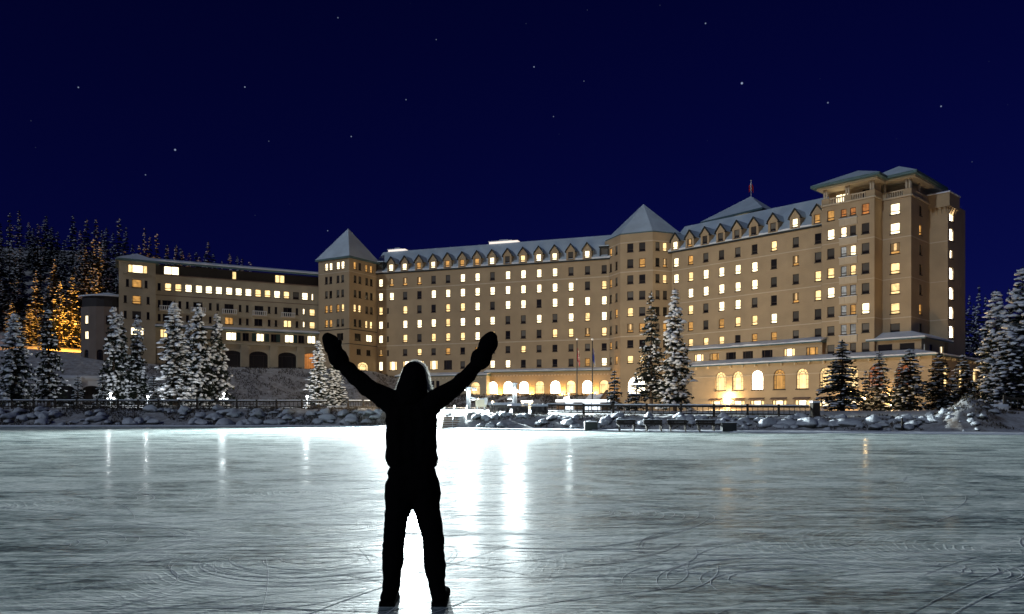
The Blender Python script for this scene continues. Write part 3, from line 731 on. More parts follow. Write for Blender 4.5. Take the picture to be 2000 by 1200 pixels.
S = Side(hotel, SD, 1, TOPZ, STUCCO)
for r, st in enumerate('dadddad'): S.add(1798, FL[r], 1.2, 1.7, st)
S.done()
Side(hotel, TA, 1, TOPZ + .6, STUCCO).done()
S = Side(hotel, TS, 1, TOPZ + .6, STUCCO)
for r, (h, w) in enumerate([(1.9, 1.2), (2.0, 1.2), (1.4, .8), (2.0, 1.2), (2.0, 1.2), (2.0, 1.2), (2.0, 1.2)]): S.add(0, FL[r] - .3, w * 1.6, h, 'x', 'plain', .35, 'stair_window', u=1.7)
S.done()
b = MB()                                                          # the plain back of the tower
bk = [Vector(F1.p0), Vector(F1.p0) + _b * 17, Vector(TS.p1) + _b * 5, Vector(TS.p1)]
for a, c in zip(bk, bk[1:]): b.quad((*c, 1), (*a, 1), (*a, TOPZ), (*c, TOPZ))
b.build('rear_wall', STUCCO, hotel)
for f in (F1, R1, F2, SD, TA): course(hotel, f, 29.45, .16, .05); course(hotel, f, 22.9, .1, .04); course(hotel, f, 16.6, .16, .05)
for r in range(7):                                                # decorated spandrels under the paired windows
    uc = (F1.u(x6(325)) + F1.u(x6(413))) / 2; z = FL[r] - 1.62
    b = MB(); F1.box(b, uc - 1.45, uc + 1.45, z - .5, z + .62, -.05, .12)
    for q_ in (-.95, 0, .95): F1.box(b, uc + q_ - .38, uc + q_ + .38, z - .36, z + .42, .121, .16)
    o = b.build('spandrel', TRIM, hotel)
    b = MB(); F1.box(b, uc - 1.5, uc + 1.5, z + .625, z + .7, -.05, .3); b.build('snow_ledge', SNOW, o)
# roof terrace with balustrade, columns and a broad hipped roof
foot = [Vector(F1.p0), Vector(F1.p1), Vector(R1.p1), Vector(F2.p1), Vector(SD.p1), Vector(SD.p1) + _b * 6, Vector(F1.p0) + _b * 17]
b = MB(); b.prism(foot, TOPZ - .25, TOPZ); b.build('terrace_floor', TRIM, hotel)
def parapet(fac, segs):
    b = MB(); fac.box(b, -.1, fac.len + .1, TOPZ - .12, TOPZ + .12, -.1, .22); b.build('cornice', TRIM, hotel)
    for a, c, solid in segs:
        a *= fac.len; c *= fac.len; b = MB()
        if solid: fac.box(b, a, c, TOPZ + .12, TOPZ + 1.15, -.3, .06); b.build('parapet', STUCCO, hotel)
        else:
            fac.box(b, a, c, TOPZ + .95, TOPZ + 1.12, -.25, .03); o = b.build('balustrade', TRIM, hotel)
            k = max(3, int((c - a) / .34))
            for j in range(k):
                t = MB(); u = a + (c - a) * (j + .5) / k; fac.box(t, u - .07, u + .07, TOPZ + .12, TOPZ + .95, -.2, -.02); t.build('baluster', TRIM, o)
parapet(F1, [(0, .16, 1), (.16, .46, 0), (.46, .58, 1), (.58, .84, 0), (.84, 1, 1)]); parapet(R1, [(0, 1, 1)])
parapet(F2, [(0, .15, 1), (.15, .72, 0), (.72, 1, 1)]); parapet(SD, [(0, .25, 1), (.25, .6, 0), (.6, 1, 1)])
for fac, us in ((F1, (.35, .75, 4.0, 4.4, 7.9, 8.3)), (F2, (.3, 3.6, 4.1)), (SD, (.5, 4.2))):
    for u in us:
        b = MB(); p = fac.P(u, 0, -.25); b.tube([(p[0], p[1], TOPZ), (p[0], p[1], TOPZ + 2.75)], .17, 10); b.build('column', TRIM, hotel, True)
b = MB(); inner = [p + _b * 2.6 for p in (F1.p0, F1.p1)]
I1 = Facade(F1.p0 + _b * 2.6, F1.p1 + _b * 2.6); I2 = Facade(F2.p0 + _b * 2.6 , F2.p1 + _b * 2.6 - F2.d * 1.0)
S = Side(hotel, I1, TOPZ, TOPZ + 2.8, STUCCO, 'loggia_wall'); S.add(0, TOPZ + 1.2, 2.2, 2.0, 'W', 'double', u=2.3); S.add(0, TOPZ + 1.2, 1.6, 2.0, 'd', 'double', u=6.4); S.done()
S = Side(hotel, I2, TOPZ, TOPZ + 2.8, STUCCO, 'loggia_wall'); S.done()
b = MB(); I3 = Facade(I2.p1, I2.p1 + _b * 10); I3.box(b, 0, 10, TOPZ, TOPZ + 2.8, -.3, 0); b.build('loggia_wall', STUCCO, hotel)
cz = TOPZ + 2.75
for nm, fac, ext, apexz in (('roof', F1, 0, 41.9), ('roof', F2, 0, 41.7)):
    w0, w1 = -1.3, fac.len + 1.3
    if fac is F2: w0 = -2.6
    dep = 13
    lo = [Vector(fac.P(w0, 0, 1.4)[:2]), Vector(fac.P(w1, 0, 1.4)[:2]), Vector(fac.P(w1, 0, -dep)[:2]), Vector(fac.P(w0, 0, -dep)[:2])]
    mid = (lo[0] + lo[1]) / 2; r0 = mid + _b * ((w1 - w0) / 2); r1 = mid + _b * (dep - 2)
    zz0 = cz + (.25 if fac is F1 else .28); b = MB()
    A3 = lambda p, z: (p.x, p.y, z)
    b.poly([A3(lo[0], zz0 + .42), A3(lo[1], zz0 + .42), A3(r0, apexz)]); b.quad(A3(lo[1], zz0 + .42), A3(lo[2], zz0 + .42), A3(r1, apexz), A3(r0, apexz))
    b.quad(A3(lo[3], zz0 + .42), A3(lo[0], zz0 + .42), A3(r0, apexz), A3(r1, apexz)); b.poly([A3(lo[2], zz0 + .42), A3(lo[3], zz0 + .42), A3(r1, apexz)])
    o = b.build('hipped_roof', ROOFSNOW, hotel)
    b = MB(); b.prism(lo, zz0, zz0 + .415); b.build('eave', TEAL, o)
    ins = [p + (sum(lo, Vector((0, 0))) / 4 - p).normalized() * 1.1 for p in lo]
    b = MB(); b.prism(ins, zz0 - .32, zz0 - .004); b.build('soffit', TRIM, o)
# corbelled head of the stair turret
tq = [Vector(TA.p0), Vector(TA.p1), Vector(TS.p1), Vector(TS.p1) + (Vector(TA.p0) - Vector(TA.p1))]
tcn = sum(tq, Vector((0, 0))) / 4
big = [p + (p - tcn).normalized() * .75 for p in tq]
b = MB(); b.prism(big, TOPZ - .9, TOPZ + 1.3); o = b.build('turret_head', STUCCO, hotel)
b = MB(); b.prism([p + (p - tcn).normalized() * .95 for p in tq], TOPZ + 1.3, TOPZ + 1.5); b.build('turret_snow', SNOW, o)
for fac in (TA, TS):
    for k in range(4):
        u = fac.len * (k + .5) / 4; b = MB()
        b.hexa([fac.P(u - .16, TOPZ - 2.0, .02), fac.P(u + .16, TOPZ - 2.0, .02), fac.P(u + .16, TOPZ - 2.0, -.1), fac.P(u - .16, TOPZ - 2.0, -.1)],
               [fac.P(u - .16, TOPZ - .85, .52), fac.P(u + .16, TOPZ - .85, .52), fac.P(u + .16, TOPZ - .85, -.1), fac.P(u - .16, TOPZ - .85, -.1)]); b.build('corbel', STUCCO, hotel)
# low canopy wing between the tower and the podium roof
CW = Facade(F2.p0 + F2.n * 2.6 - F2.d * .5, F2.p1 + F2.n * 2.6 + F2.d * 2.4); CS = Facade(CW.p1, CW.p1 + _b * 11)
S = Side(hotel, CW, 9.5, 12.9, STUCCO, 'lounge_wall'); S.add(0, 11.5, 2.2, 1.5, 'd', 'plain', u=1.9, name='wide_window'); S.add(0, 11.5, 2.2, 1.5, 'd', 'plain', u=5.2, name='wide_window'); S.done()
S = Side(hotel, CS, 9.5, 12.9, STUCCO, 'lounge_wall'); S.add(0, 11.4, 1.0, 1.5, 'p', 'plain', u=1.5, name='wide_window'); S.add(0, 11.4, 1.3, 1.5, 'd', 'plain', u=4.2, name='wide_window'); S.add(0, 11.4, 1.3, 1.5, 'W', 'double', u=9, name='wide_window'); S.done()
lowc = [Vector(CW.P(-.8, 0, .8)[:2]), Vector(CW.P(CW.len + .8, 0, .8)[:2]), Vector(CW.P(CW.len + .8, 0, .8)[:2]) + _b * 13]
hic = [Vector(F2.P(-.4, 0, .02)[:2]), Vector(F2.P(F2.len + .05, 0, .02)[:2]), Vector(F2.P(F2.len + .05, 0, .02)[:2]) + _b * 10]
slab_roof(hotel, lowc, hic, 12.75, 14.0, 'lounge_roof', seed=6)

# the big pavilion roof behind the right wing, with its flag
rp = [P2(1372, 172), P2(1487, 160), P2(1532, 168), P2(1420, 182)]
pyramid(hotel, rp, 43.8, (gx(1467, 171), 171, 49.6), 0.5)
rin = [p.lerp(sum(rp, Vector((0, 0))) / 4, .14) for p in rp]
b = MB(); b.prism(rin, 25, 43.6); b.build('rear_pavilion_wall', DARKIN, hotel)
RP = Facade(rin[0], rin[1]); b = MB(); RP.box(b, RP.len * .55, RP.len * .82, 42.2, 43.5, -.05, .05); b.build('lit_clerestory', LIT['w'], hotel)
fx, fy = gx(1467, 171), 171
b = MB(); b.tube([(fx, fy, 49.4), (fx, fy, 53.0)], .07, 8); b.tube([(fx, fy, 52.95), (fx, fy, 53.1), (fx, fy, 53.2)], [.05, .2, .05], 8); b.build('roof_flagpole', STEEL, hotel)
RED = mat('flag_red', (0.55, 0.04, 0.05), 0.8); BLUE = mat('flag_blue', (0.03, 0.06, 0.35), 0.8)
for k, (m, nm) in enumerate(((RED, 'roof_flag'), (WHITE, 'roof_flag'), (RED, 'roof_flag'))):
    b = MB(); rows = [[(fx - .55 + (k + i / 4) * .36, fy + .18 * math.sin(i * 1.9 + k), 52.6 - j * .25 - abs(k + i / 4 - 1.5) * .55) for i in range(5)] for j in range(7)]
    for j in range(6):
        for i in range(4): b.quad(rows[j][i], rows[j][i + 1], rows[j + 1][i + 1], rows[j + 1][i])
    b.build(nm, m, hotel, True)

# ================================================================ the older low wing
lw = thing('low_wing', 'older low beige hotel wing with balconies, dark top-floor band and arched base', 'building')
L0, L1 = P2(302, 158.6), P2(640, 174.9)
LW = Facade(L0, L1); PV = Facade(P2(232, 154.0), P2(304, 157.6))
z2 = lambda v: 200 + v / 3
S = Side(lw, LW, 6, 30.1, STUCCO2)
for v, st in zip((385, 445, 505, 566, 624, 683, 743, 799, 856, 913, 968, 1024, 1079, 1134, 1187), 'wwWWWWWWWwwWwdW'): S.add(z2(v), 27.55, 1.3, 1.55, st)
S.add(z2(1231), 27.5, .42, 1.5, 'W', 'plain', name='narrow_window'); S.add(z2(333), 27.5, .6, 1.5, 'd', 'plain', name='narrow_window')
BAL = (380, 560, 742, 918, 1085)
for v in BAL: S.add(z2(v), 23.75, 1.85, 2.0, 'd', 'double', name='balcony_door')
for v in (333, 454, 498, 632, 676, 807, 849, 977, 1017, 1140):
    S.add(z2(v), 24.0, .55, 1.5, 'd', 'plain', name='narrow_window')
    S.add(z2(v), 21.15, .55, 1.4, 'd', 'plain', name='narrow_window')
S.add(z2(1180), 24.1, .45, 1.3, 'W', 'plain', name='narrow_window'); S.add(z2(1180), 21.2, .45, 1.3, 'W', 'plain', name='narrow_window')
S.add(z2(1230), 24.0, 1.25, 1.45, 'w'); S.add(z2(1230), 21.1, 1.25, 1.45, 'w')
for v, st in ((380, 'd'), (560, 'd'), (742, 'a'), (914, 'd'), (1085, 'w')): S.add(z2(v), 21.15, 1.7, 1.5, st, 'double')
for v, w, st in ((360, 1.4, 'w'), (755, 2.1, 'W'), (925, 1.6, 'W'), (1095, 1.9, 'W'), (1225, 1.8, 'W'), (840, 1.3, 'd'), (1005, 1.3, 'd'), (1165, 1.3, 'd'), (560, 1.8, 'd'), (660, 1.6, 'd')): S.add(z2(v), 17.85, w, 1.7, st, 'double')
for v, st in ((420, 'd'), (590, 'd'), (762, 'd'), (915, 'd'), (1083, 'd'), (1222, 'o')): S.add(z2(v), 13.0, 3.9, 3.6, st, 'arch', 0.9, 'arched_window')
S.done()
for v in (797, 888, 965, 1030, 1130): b = MB(); LW.box(b, LW.u(z2(v)) - .42, LW.u(z2(v)) + .42, 16.95, 18.7, .01, .08); b.build('shutter', TEALD, lw)
for v in (832, 1003, 1160, 680, 505, 345): b = MB(); u = LW.u(z2(v)); LW.box(b, u - .85, u + .85, 6, 16.1, -.05, .5); b.build('pier', STUCCO2, lw)
b = MB(); LW.box(b, 0, LW.len, 16.1, 16.55, -.05, .6); b.build('cornice', STUCCO2, lw)
course(lw, LW, 25.75, .14, .06, BRK); course(lw, LW, 20.0, .12, .05)
ledge(lw, LW, 19.05, 0, LW.len, -.1, 1.5, .5, 'canopy_roof', 8)
for v in BAL:                                                      # white balconies
    u = LW.u(z2(v)); b = MB(); LW.box(b, u - 1.5, u + 1.5, 22.35, 22.6, -.05, 1.0); o = b.build('balcony', TRIM, lw)
    b = MB(); LW.box(b, u - 1.5, u + 1.5, 23.42, 23.55, .85, 1.0); b.build('balcony_rail', WHITE, o)
    for k in range(8): b = MB(); w_ = u - 1.4 + k * .4; LW.box(b, w_ - .06, w_ + .06, 22.6, 23.42, .88, .97); b.build('baluster', WHITE, o)
    b = MB(); LW.box(b, u - 1.45, u + 1.45, 22.605, 22.72, 0, .8); b.build('balcony_snow', SNOW, o)
# dark recessed top storey and long snowy roof
TOPF = LW.shift(-1.2)
S = Side(lw, TOPF, 30.0, 32.3, DARKIN, 'top_storey_wall')
for v, w, st in ((405, 2.9, 'W'), (773, .9, 'w'), (1040, 2.1, 'w')): S.add(z2(v), 31.2, w, 1.7, st, 'double' if w > 1 else 'plain')
S.done()
b = MB(); LW.box(b, 0, LW.len, 29.9, 30.1, -1.3, .15); b.build('terrace_edge', BRK, lw)
b = MB(); P = LW.P
b.hexa([P(-.5, 32.25, .5), P(LW.len, 32.25, .5), P(LW.len, 34.2, -9), P(-.5, 34.2, -9)], [P(-.5, 32.65, .5), P(LW.len, 32.65, .5), P(LW.len, 34.6, -9), P(-.5, 34.6, -9)])
o = b.build('roof', TEAL, lw)
s = MB(); nseg = 60
for k in range(nseg):
    a, c = -.5 + (LW.len + .5) * k / nseg, -.5 + (LW.len + .5) * (k + 1) / nseg
    h0 = .25 + .16 * noise.noise((k * .37, 1, 2)); h1 = .25 + .16 * noise.noise((k * .37 + .37, 1, 2))
    s.hexa([P(a, 32.66, .55), P(c, 32.66, .55), P(c, 34.61, -9), P(a, 34.61, -9)], [P(a, 32.66 + h0, .5), P(c, 32.66 + h1, .5), P(c, 34.9, -9), P(a, 34.9, -9)])
s.build('snow_cover', SNOW, o)
# end pavilion
S = Side(lw, PV, 6, 32.1, STUCCO2)
S.add(z2(207), 30.55, 3.6, 1.6, 'W', 'triple', name='wide_window')
S.add(z2(202), 27.6, 1.8, 1.6, 'a', 'plain'); S.add(z2(201), 24.3, 1.6, 1.6, 'a', 'sash'); S.add(z2(201), 21.2, 1.6, 1.5, 'd', 'sash'); S.add(z2(205), 17.9, 2.4, 1.5, 'W', 'double')
for v, w in ((147, 27.6), (256, 27.6), (134, 24.3), (268, 24.3), (134, 21.2), (268, 21.2)): S.add(z2(v), w, .55, 1.5, 'd', 'plain', name='narrow_window')
S.done()
course(lw, PV, 29.45, .14, .3, STUCCO2, u0=PV.len * .12, u1=PV.len * .88)
pb = Vector((-LW.n.x, -LW.n.y))
pyramid(lw, [PV.p0, PV.p1, PV.p1 + pb * 9, PV.p0 + pb * 9], 32.1, (*((PV.p0 + PV.p1) / 2 + pb * 5), 34.6), 1.0, m=SNOW)
b = MB(); a = PV.p0; c = PV.p0 + pb * 16; b.quad((*c, 6), (*a, 6), (*a, 32.1), (*c, 32.1))
c2 = LW.p1 + pb * 16; b.quad((*c2, 6), (*c, 6), (*c, 32.1), (*c2, 32.1)); b.build('rear_wall', STUCCO2, lw)
# rounded annex at the far end
n_ = 9; cc = P2(212, 158); rad = 5.0; ring_ = [cc + rad * Vector((math.cos(R(185 + 155 * k / n_)), math.sin(R(185 + 155 * k / n_)))) for k in range(n_ + 1)]
for k in range(n_):
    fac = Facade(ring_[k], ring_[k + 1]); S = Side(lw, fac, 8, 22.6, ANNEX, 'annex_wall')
    if k == 3: S.add(0, 20.0, .95, 1.7, 'W', 'double', u=fac.len / 2); S.add(0, 16.9, 1.1, 1.6, 'W', 'double', u=fac.len / 2)
    if k in (3, 5): S.add(0, 12.6, 1.2, 2.8, 'd', 'arch', .5, 'arched_window', u=fac.len / 2)
    if k == 6: S.add(0, 20.0, .8, 1.6, 'd', 'plain', u=fac.len / 2)
    S.done()
b = MB(); b.prism([cc + (p - cc) * .96 for p in ring_] + [cc + Vector((2, 4))], 22.6, 24.9); b.build('annex_top_storey', DARKIN, lw)
b = MB(); rr_ = [cc + (p - cc) * 1.1 for p in ring_]
for p, q_ in zip(rr_, rr_[1:]): b.poly([(*p, 24.9), (*q_, 24.9), (cc.x, cc.y, 26.1)])
b.prism(rr_ + [cc + Vector((2, 4))], 24.7, 24.9); b.build('annex_roof', SNOW, lw)

# ================================================================ low white pavilion with arches, left of the slope
pav = thing('pool_pavilion', 'low white pavilion with shallow dark arches and snowy flat roof behind firs', 'pavilion')
PA = Facade(P2(100, 112), P2(305, 118)); gz = 2.0
S = Side(pav, PA, gz, 6.3, WHITE); pn = 4
for k in range(pn): S.ops.append((PA.len * (k + .5) / pn, gz + 1.75, PA.len / pn - 1.0, 3.3, .6))
S.done()
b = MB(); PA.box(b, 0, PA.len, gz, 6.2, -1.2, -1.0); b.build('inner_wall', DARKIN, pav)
for k in range(pn):
    u = PA.len * (k + .5) / pn; b = MB(); w_ = (PA.len / pn - 1) / 2 - .02; PA.box(b, u - w_, u + w_, gz + 1.0, gz + 1.12, -.3, -.15); o = b.build('railing', WHITE, pav)
    for j in range(4): b = MB(); q_ = u - w_ + 2 * w_ * (j + .5) / 4; PA.box(b, q_ - .03, q_ + .03, gz, gz + 3.0, -.5, -.44); b.build('mullion', DARK, o)
for k in range(pn + 1): b = MB(); u = PA.len * k / pn; PA.box(b, max(0, u - .45), min(PA.len, u + .45), gz, 6.7, -.1, .25); b.build('pier', WHITE, pav)
b = MB(); PA.box(b, -.3, PA.len + .3, 6.3, 6.55, -9, .12); o = b.build('roof_slab', WHITE, pav); b = MB(); PA.box(b, -.2, PA.len + .2, 6.555, 6.9, -9, .05); b.build('snow_cover', SNOW, o)
hut = thing('timber_shelter', 'dark open timber shelter with pale brown posts under the firs', 'shelter')
HU = Facade(P2(318, 110), P2(400, 113)); b = MB(); HU.box(b, 0, HU.len, 2, 5.0, -3.2, -3.0); b.build('rear_wall', DARKIN, hut)
for u in (.4, 2.2, 4.2, HU.len - .3): b = MB(); HU.box(b, u - .22, u + .22, 1.8, 4.7, -.4, 0); b.build('post', WOODB, hut)
b = MB(); HU.box(b, -.4, HU.len + .4, 4.7, 4.95, -3.4, .4); o = b.build('roof', WOOD, hut); b = MB(); HU.box(b, -.4, HU.len + .4, 4.955, 5.25, -3.4, .35); b.build('snow_cover', SNOW, o)

# stair cheek wall beside the arcade
st = thing('terrace_stair', 'brown masonry terrace stair with sloping cheek wall below the arcade', 'stairs')
SF = Facade(P2(1160, 146), P2(1200, 140)); sa = P2(1160, 142); sb_ = P2(1186, 152)
dv = (sb_ - sa); nv = Vector((dv.y, -dv.x)).normalized()
b = MB(); a, c = sa, sb_; w_ = nv * .25
b.hexa([(*(a + w_), 1.5), (*(c + w_), 1.5), (*(c - w_), 1.5), (*(a - w_), 1.5)], [(*(a + w_), 2.2), (*(c + w_), 5.9), (*(c - w_), 5.9), (*(a - w_), 2.2)]); b.build('cheek_wall', BRK, st)
for k in range(12):
    p, q_ = a.lerp(c, k / 12), a.lerp(c, (k + 1) / 12); s_v = nv * 3.5; b = MB()
    b.hexa([(*(p - w_), 1.4), (*(q_ - w_), 1.4), (*(q_ - s_v), 1.4), (*(p - s_v), 1.4)], [(*(p - w_), 1.9 + k * .29), (*(q_ - w_), 1.9 + k * .29), (*(q_ - s_v), 1.9 + k * .29), (*(p - s_v), 1.9 + k * .29)]); b.build('step', SNOW, st)


# ================================================================ conifers
def fir_meshes(seed, H, Rr, nwh, snow, droop, sparse=0.0, leaf=None, twig=0.34, blob=1.0, bare=0.06):
    r = random.Random(seed); fol = MB(); sn = MB()
    for i in range(nwh):
        t = bare + (0.985 - bare) * (i + r.random() * .8) / nwh; z = H * t
        L = Rr * ((1 - t) ** 0.82) * min(1, .72 + (t - bare) * 2.5) + 0.10
        for k in range(r.randint(6, 8)):
            if r.random() < sparse: continue
            az = r.uniform(0, 2 * math.pi); l = L * r.uniform(.5, 1.15); e = Vector((math.cos(az), math.sin(az), 0)); sd = Vector((-e.y, e.x, 0))
            p0 = 0.30 * t - 0.10 + r.uniform(-.1, .1); dr = droop * r.uniform(.6, 1.3)
            ax = lambda q: Vector((0, 0, z)) + e * q + Vector((0, 0, p0 * q - dr * q * q / max(l, .3)))
            n = max(3, int(l / twig))
            for j in range(n):
                q = l * (j + .6) / n; c = ax(q); w = .42 * l * (1 - .72 * q / l) + .10
                for sg in (-1, 1):
                    tip = c + sd * sg * w * r.uniform(.7, 1.2) + e * w * .55 + Vector((0, 0, -w * r.uniform(.12, .5)))
                    hw = e * twig * .6 + Vector((0, 0, r.uniform(-.06, .06)))
                    fol.poly([c - hw, c + hw, tip])
                dn = Vector((0, 0, -r.uniform(.15, .42))) * min(1, l)
                fol.poly([c - e * twig * .5, c + e * twig * .5, c + dn + e * .1])
            fol.poly([ax(l * .55) - sd * .12, ax(l * .55) + sd * .12, ax(l * 1.08)])
            m = max(1, int(l / (.40 * blob)))
            for j in range(m):
                if r.random() > snow: continue
                q = l * (j + r.uniform(.45, 1.1)) / m; c = ax(q) + sd * r.uniform(-.2, .2) * l * .5 + Vector((0, 0, .05))
                sx, sy, sz = blob * r.uniform(.10, .36), blob * r.uniform(.09, .24), blob * r.uniform(.05, .12)
                sx = min(sx, l * .6 + .08); b0 = len(sn.v)
                for v in ICO1[0]:
                    jit = 1 + r.uniform(-.28, .28); sn.v.append(tuple(c + (e * v.x * sx + sd * v.y * sy) * jit + Vector((0, 0, v.z * sz * jit - .35 * abs(v.x) * sx * .8))))
                sn.f += [tuple(b0 + a for a in f) for f in ICO1[1]]
    for k in range(4):
        c = Vector((0, 0, H * (.95 + .014 * k))); fol.poly([c + Vector((.14, 0, -.3)), c + Vector((-.14, .05, -.3)), c + Vector((0, 0, .25))])
    tr = MB(); tr.tube([(0, 0, -.6), (0, 0, H * .3), (0, 0, H * .7), (0, 0, H * .985)], [Rr * .075 + .06, Rr * .055 + .04, .05, .015], 7)
    return fol.mesh('crown', leaf or LEAF), sn.mesh('snow_load', SNOWT, True), tr.mesh('trunk', BARK), H
FIRS = {
    'full': [fir_meshes(11 + k, 10, 2.35, 38, .62, .38, blob=1.5) for k in range(4)],
    'lean': [fir_meshes(31 + k, 10, 2.0, 36, .45, .30, .04, blob=1.1) for k in range(4)],
    'heavy': [fir_meshes(51 + k, 14, 2.5, 48, .80, .48, blob=1.7) for k in range(2)],
    'gaunt': [fir_meshes(61 + k, 14, 2.5, 44, .34, .26, .18, leaf=LEAFD, bare=.12) for k in range(2)],
    'tall': [fir_meshes(71 + k, 22, 2.7, 38, .34, .40, .06, leaf=LEAFD, twig=.5, blob=1.6) for k in range(5)],
    'small': [fir_meshes(91 + k, 4, 1.15, 15, .7, .25, twig=.22, blob=.6, bare=.03) for k in range(3)],
}
tr_ = random.Random(21)
def conifer(kind, px, top, D, wid, label, group=None, cat='tree', name='fir_tree', var=None):
    x = gx(px, D); g = ground_z(x, D); H = Z(top, D) - g
    cr, sn, tk, h0 = FIRS[kind][tr_.randrange(len(FIRS[kind])) if var is None else var]
    base_r = {'full': 2.35, 'lean': 2.0, 'heavy': 2.5, 'gaunt': 2.5, 'tall': 2.7, 'small': 1.15}[kind]
    o = thing(name, label, cat, (x, D, g - .05), tr_.uniform(0, 6.28), group); k = wid / base_r; o.scale = (k, k, H / h0)
    link('trunk', tk, o); link('crown', cr, o); link('snow_load', sn, o)['kind'] = 'stuff'; return o
conifer('full', 30, 610, 90, 2.7, 'broad snow-laden fir nearest the end of the lakeside railing', name='fir_tree')
conifer('lean', 95, 600, 95, 2.3, 'narrow snowy fir standing before the orange-lit slope')
conifer('full', -45, 600, 93, 2.8, 'broad snow-laden fir past the end of the white pavilion')
conifer('small', 152, 734, 88, 1.05, 'little snowy fir in front of the white pavilion pier')
conifer('small', 200, 733, 89, 1.1, 'little snowy fir at the foot of the double-topped fir')
conifer('full', 222, 597, 100, 2.3, 'tall snowy fir in front of the rounded annex')
conifer('full', 236, 606, 101, 1.9, 'snowy fir crowded behind the fir before the rounded annex')
conifer('full', 268, 614, 102, 2.1, 'snowy fir below the end pavilion of the low wing')
conifer('small', 300, 732, 90, 1.2, 'dark little fir beside the white path lamp glow')
conifer('heavy', 341, 586, 98, 2.9, 'heavily snow-loaded fir with white drooping boughs by the timber shelter')
conifer('full', 388, 591, 104, 2.7, 'dense dark snowy fir between the shelter and the snow slope')
conifer('full', 424, 610, 106, 2.3, 'dark snowy fir at the left edge of the bare snow slope')
conifer('full', 370, 625, 107, 2.2, 'snowy fir half hidden behind the heavily loaded fir')
conifer('heavy', 622, 664, 102, 2.1, 'brightly lit snow-covered fir on the slope beside a lamp')
conifer('heavy', 655, 692, 104, 1.9, 'shorter twin of the brightly lit fir on the slope')
conifer('gaunt', 1272, 568, 102, 2.7, 'tall gaunt fir with sparse snow before the octagonal tower')
conifer('heavy', 1318, 563, 100, 2.9, 'tall fir thick with snow beside the octagonal tower')
conifer('small', 1200, 724, 84, 1.35, 'small frosted fir by the terrace stair')
conifer('small', 1243, 735, 88, 1.5, 'small frosted fir in front of the big lit arch')
conifer('lean', 1645, 664, 84, 3.0, 'broad dark fir at the end of the right railing')
conifer('small', 1691, 724, 90, 1.0, 'thin little fir beside the glowing globe lamp')
conifer('lean', 1718, 686, 88, 2.1, 'dark fir just past the glowing globe lamp')
conifer('lean', 1758, 706, 91, 1.5, 'slim dark fir squeezed between two larger ones by the podium')
conifer('lean', 1777, 678, 84, 2.5, 'dark frosted fir before the red-curtained arch')
conifer('lean', 1834, 688, 86, 2.5, 'dark frosted fir in front of the podium corner')
conifer('lean', 1881, 690, 90, 2.2, 'dark frosted fir beside the mound of shovelled snow')
conifer('heavy', 1946, 566, 90, 3.2, 'large snow-covered fir behind the snow mound')
conifer('heavy', 1997, 522, 82, 3.8, 'largest snow-covered fir above the dark picket fence')
conifer('full', 1972, 640, 79, 2.8, 'snow-covered fir standing low between the two largest')
conifer('heavy', 2075, 500, 86, 4.0, 'huge snow-covered fir past the end of the picket fence')
GF = 'forest trees on the hillside'
z1 = lambda x, y: (x / 2.667, 400 + y / 2.667)
forest = [z1(*q) for q in [(-60, 60), (-20, 110), (0, 90), (50, 30), (100, 25), (150, 85), (200, 95), (240, 55), (300, 135), (335, 175), (380, 50), (420, 125), (450, 70), (500, 70), (555, 115), (620, 60), (655, 110), (755, 115), (780, 160), (815, 140), (870, 200), (920, 205), (950, 230), (725, 200), (690, 200), (590, 140), (530, 130), (270, 110), (175, 120)]]
z2f = lambda x, y: (200 + x / 3, 420 + y / 3)
forest += [z2f(*q) for q in [(380, 172), (430, 178), (460, 195), (510, 218), (550, 212), (620, 150), (650, 222), (600, 225), (745, 220), (790, 235), (820, 250), (865, 265), (700, 262), (570, 235)]]
for px, py in forest:
    D = tr_.uniform(204, 236) if px < 300 else tr_.uniform(212, 240)
    conifer('tall', px, py, D, tr_.uniform(2.3, 3.3), 'tall dark snow-dusted fir on the hill crest against the sky' if px < 236 else 'dark fir top showing above the roof of the low wing', GF if px < 236 else 'firs above the low wing roof')
for k in range(46):                                              # the lower ranks that close the wood
    px = tr_.uniform(-260, 236); conifer('tall', px, tr_.uniform(455, 560), tr_.uniform(184, 206), tr_.uniform(2.4, 3.2), 'dark snow-dusted fir in the lower ranks of the hillside forest', 'lower forest ranks')
for k in range(16):
    px = tr_.uniform(-420, -60); conifer('tall', px, tr_.uniform(400, 470), tr_.uniform(206, 240), tr_.uniform(2.4, 3.2), 'tall dark snow-dusted fir on the hill crest against the sky', GF)
for px, py, D in ((70, 526, 176), (116, 545, 172), (141, 534, 176), (24, 590, 172), (92, 560, 180), (58, 600, 171), (150, 600, 180)):
    conifer('tall', px, py, D, 2.7, 'fir glowing orange in the lamplight above the pavilion', 'orange lit firs')
for px, py in ((1870, 588), (1878, 570), (1893, 573), (1902, 592), (1912, 556), (1925, 576), (1938, 568), (1955, 572), (1885, 600), (1930, 600), (1970, 560), (1990, 575), (2020, 560), (2050, 570), (2090, 560), (2130, 570), (1862, 610), (1905, 610)):
    conifer('tall', px, py, tr_.uniform(165, 200), tr_.uniform(2.2, 2.8), 'distant snow-dusted fir beyond the stair turret', 'firs beyond the turret')

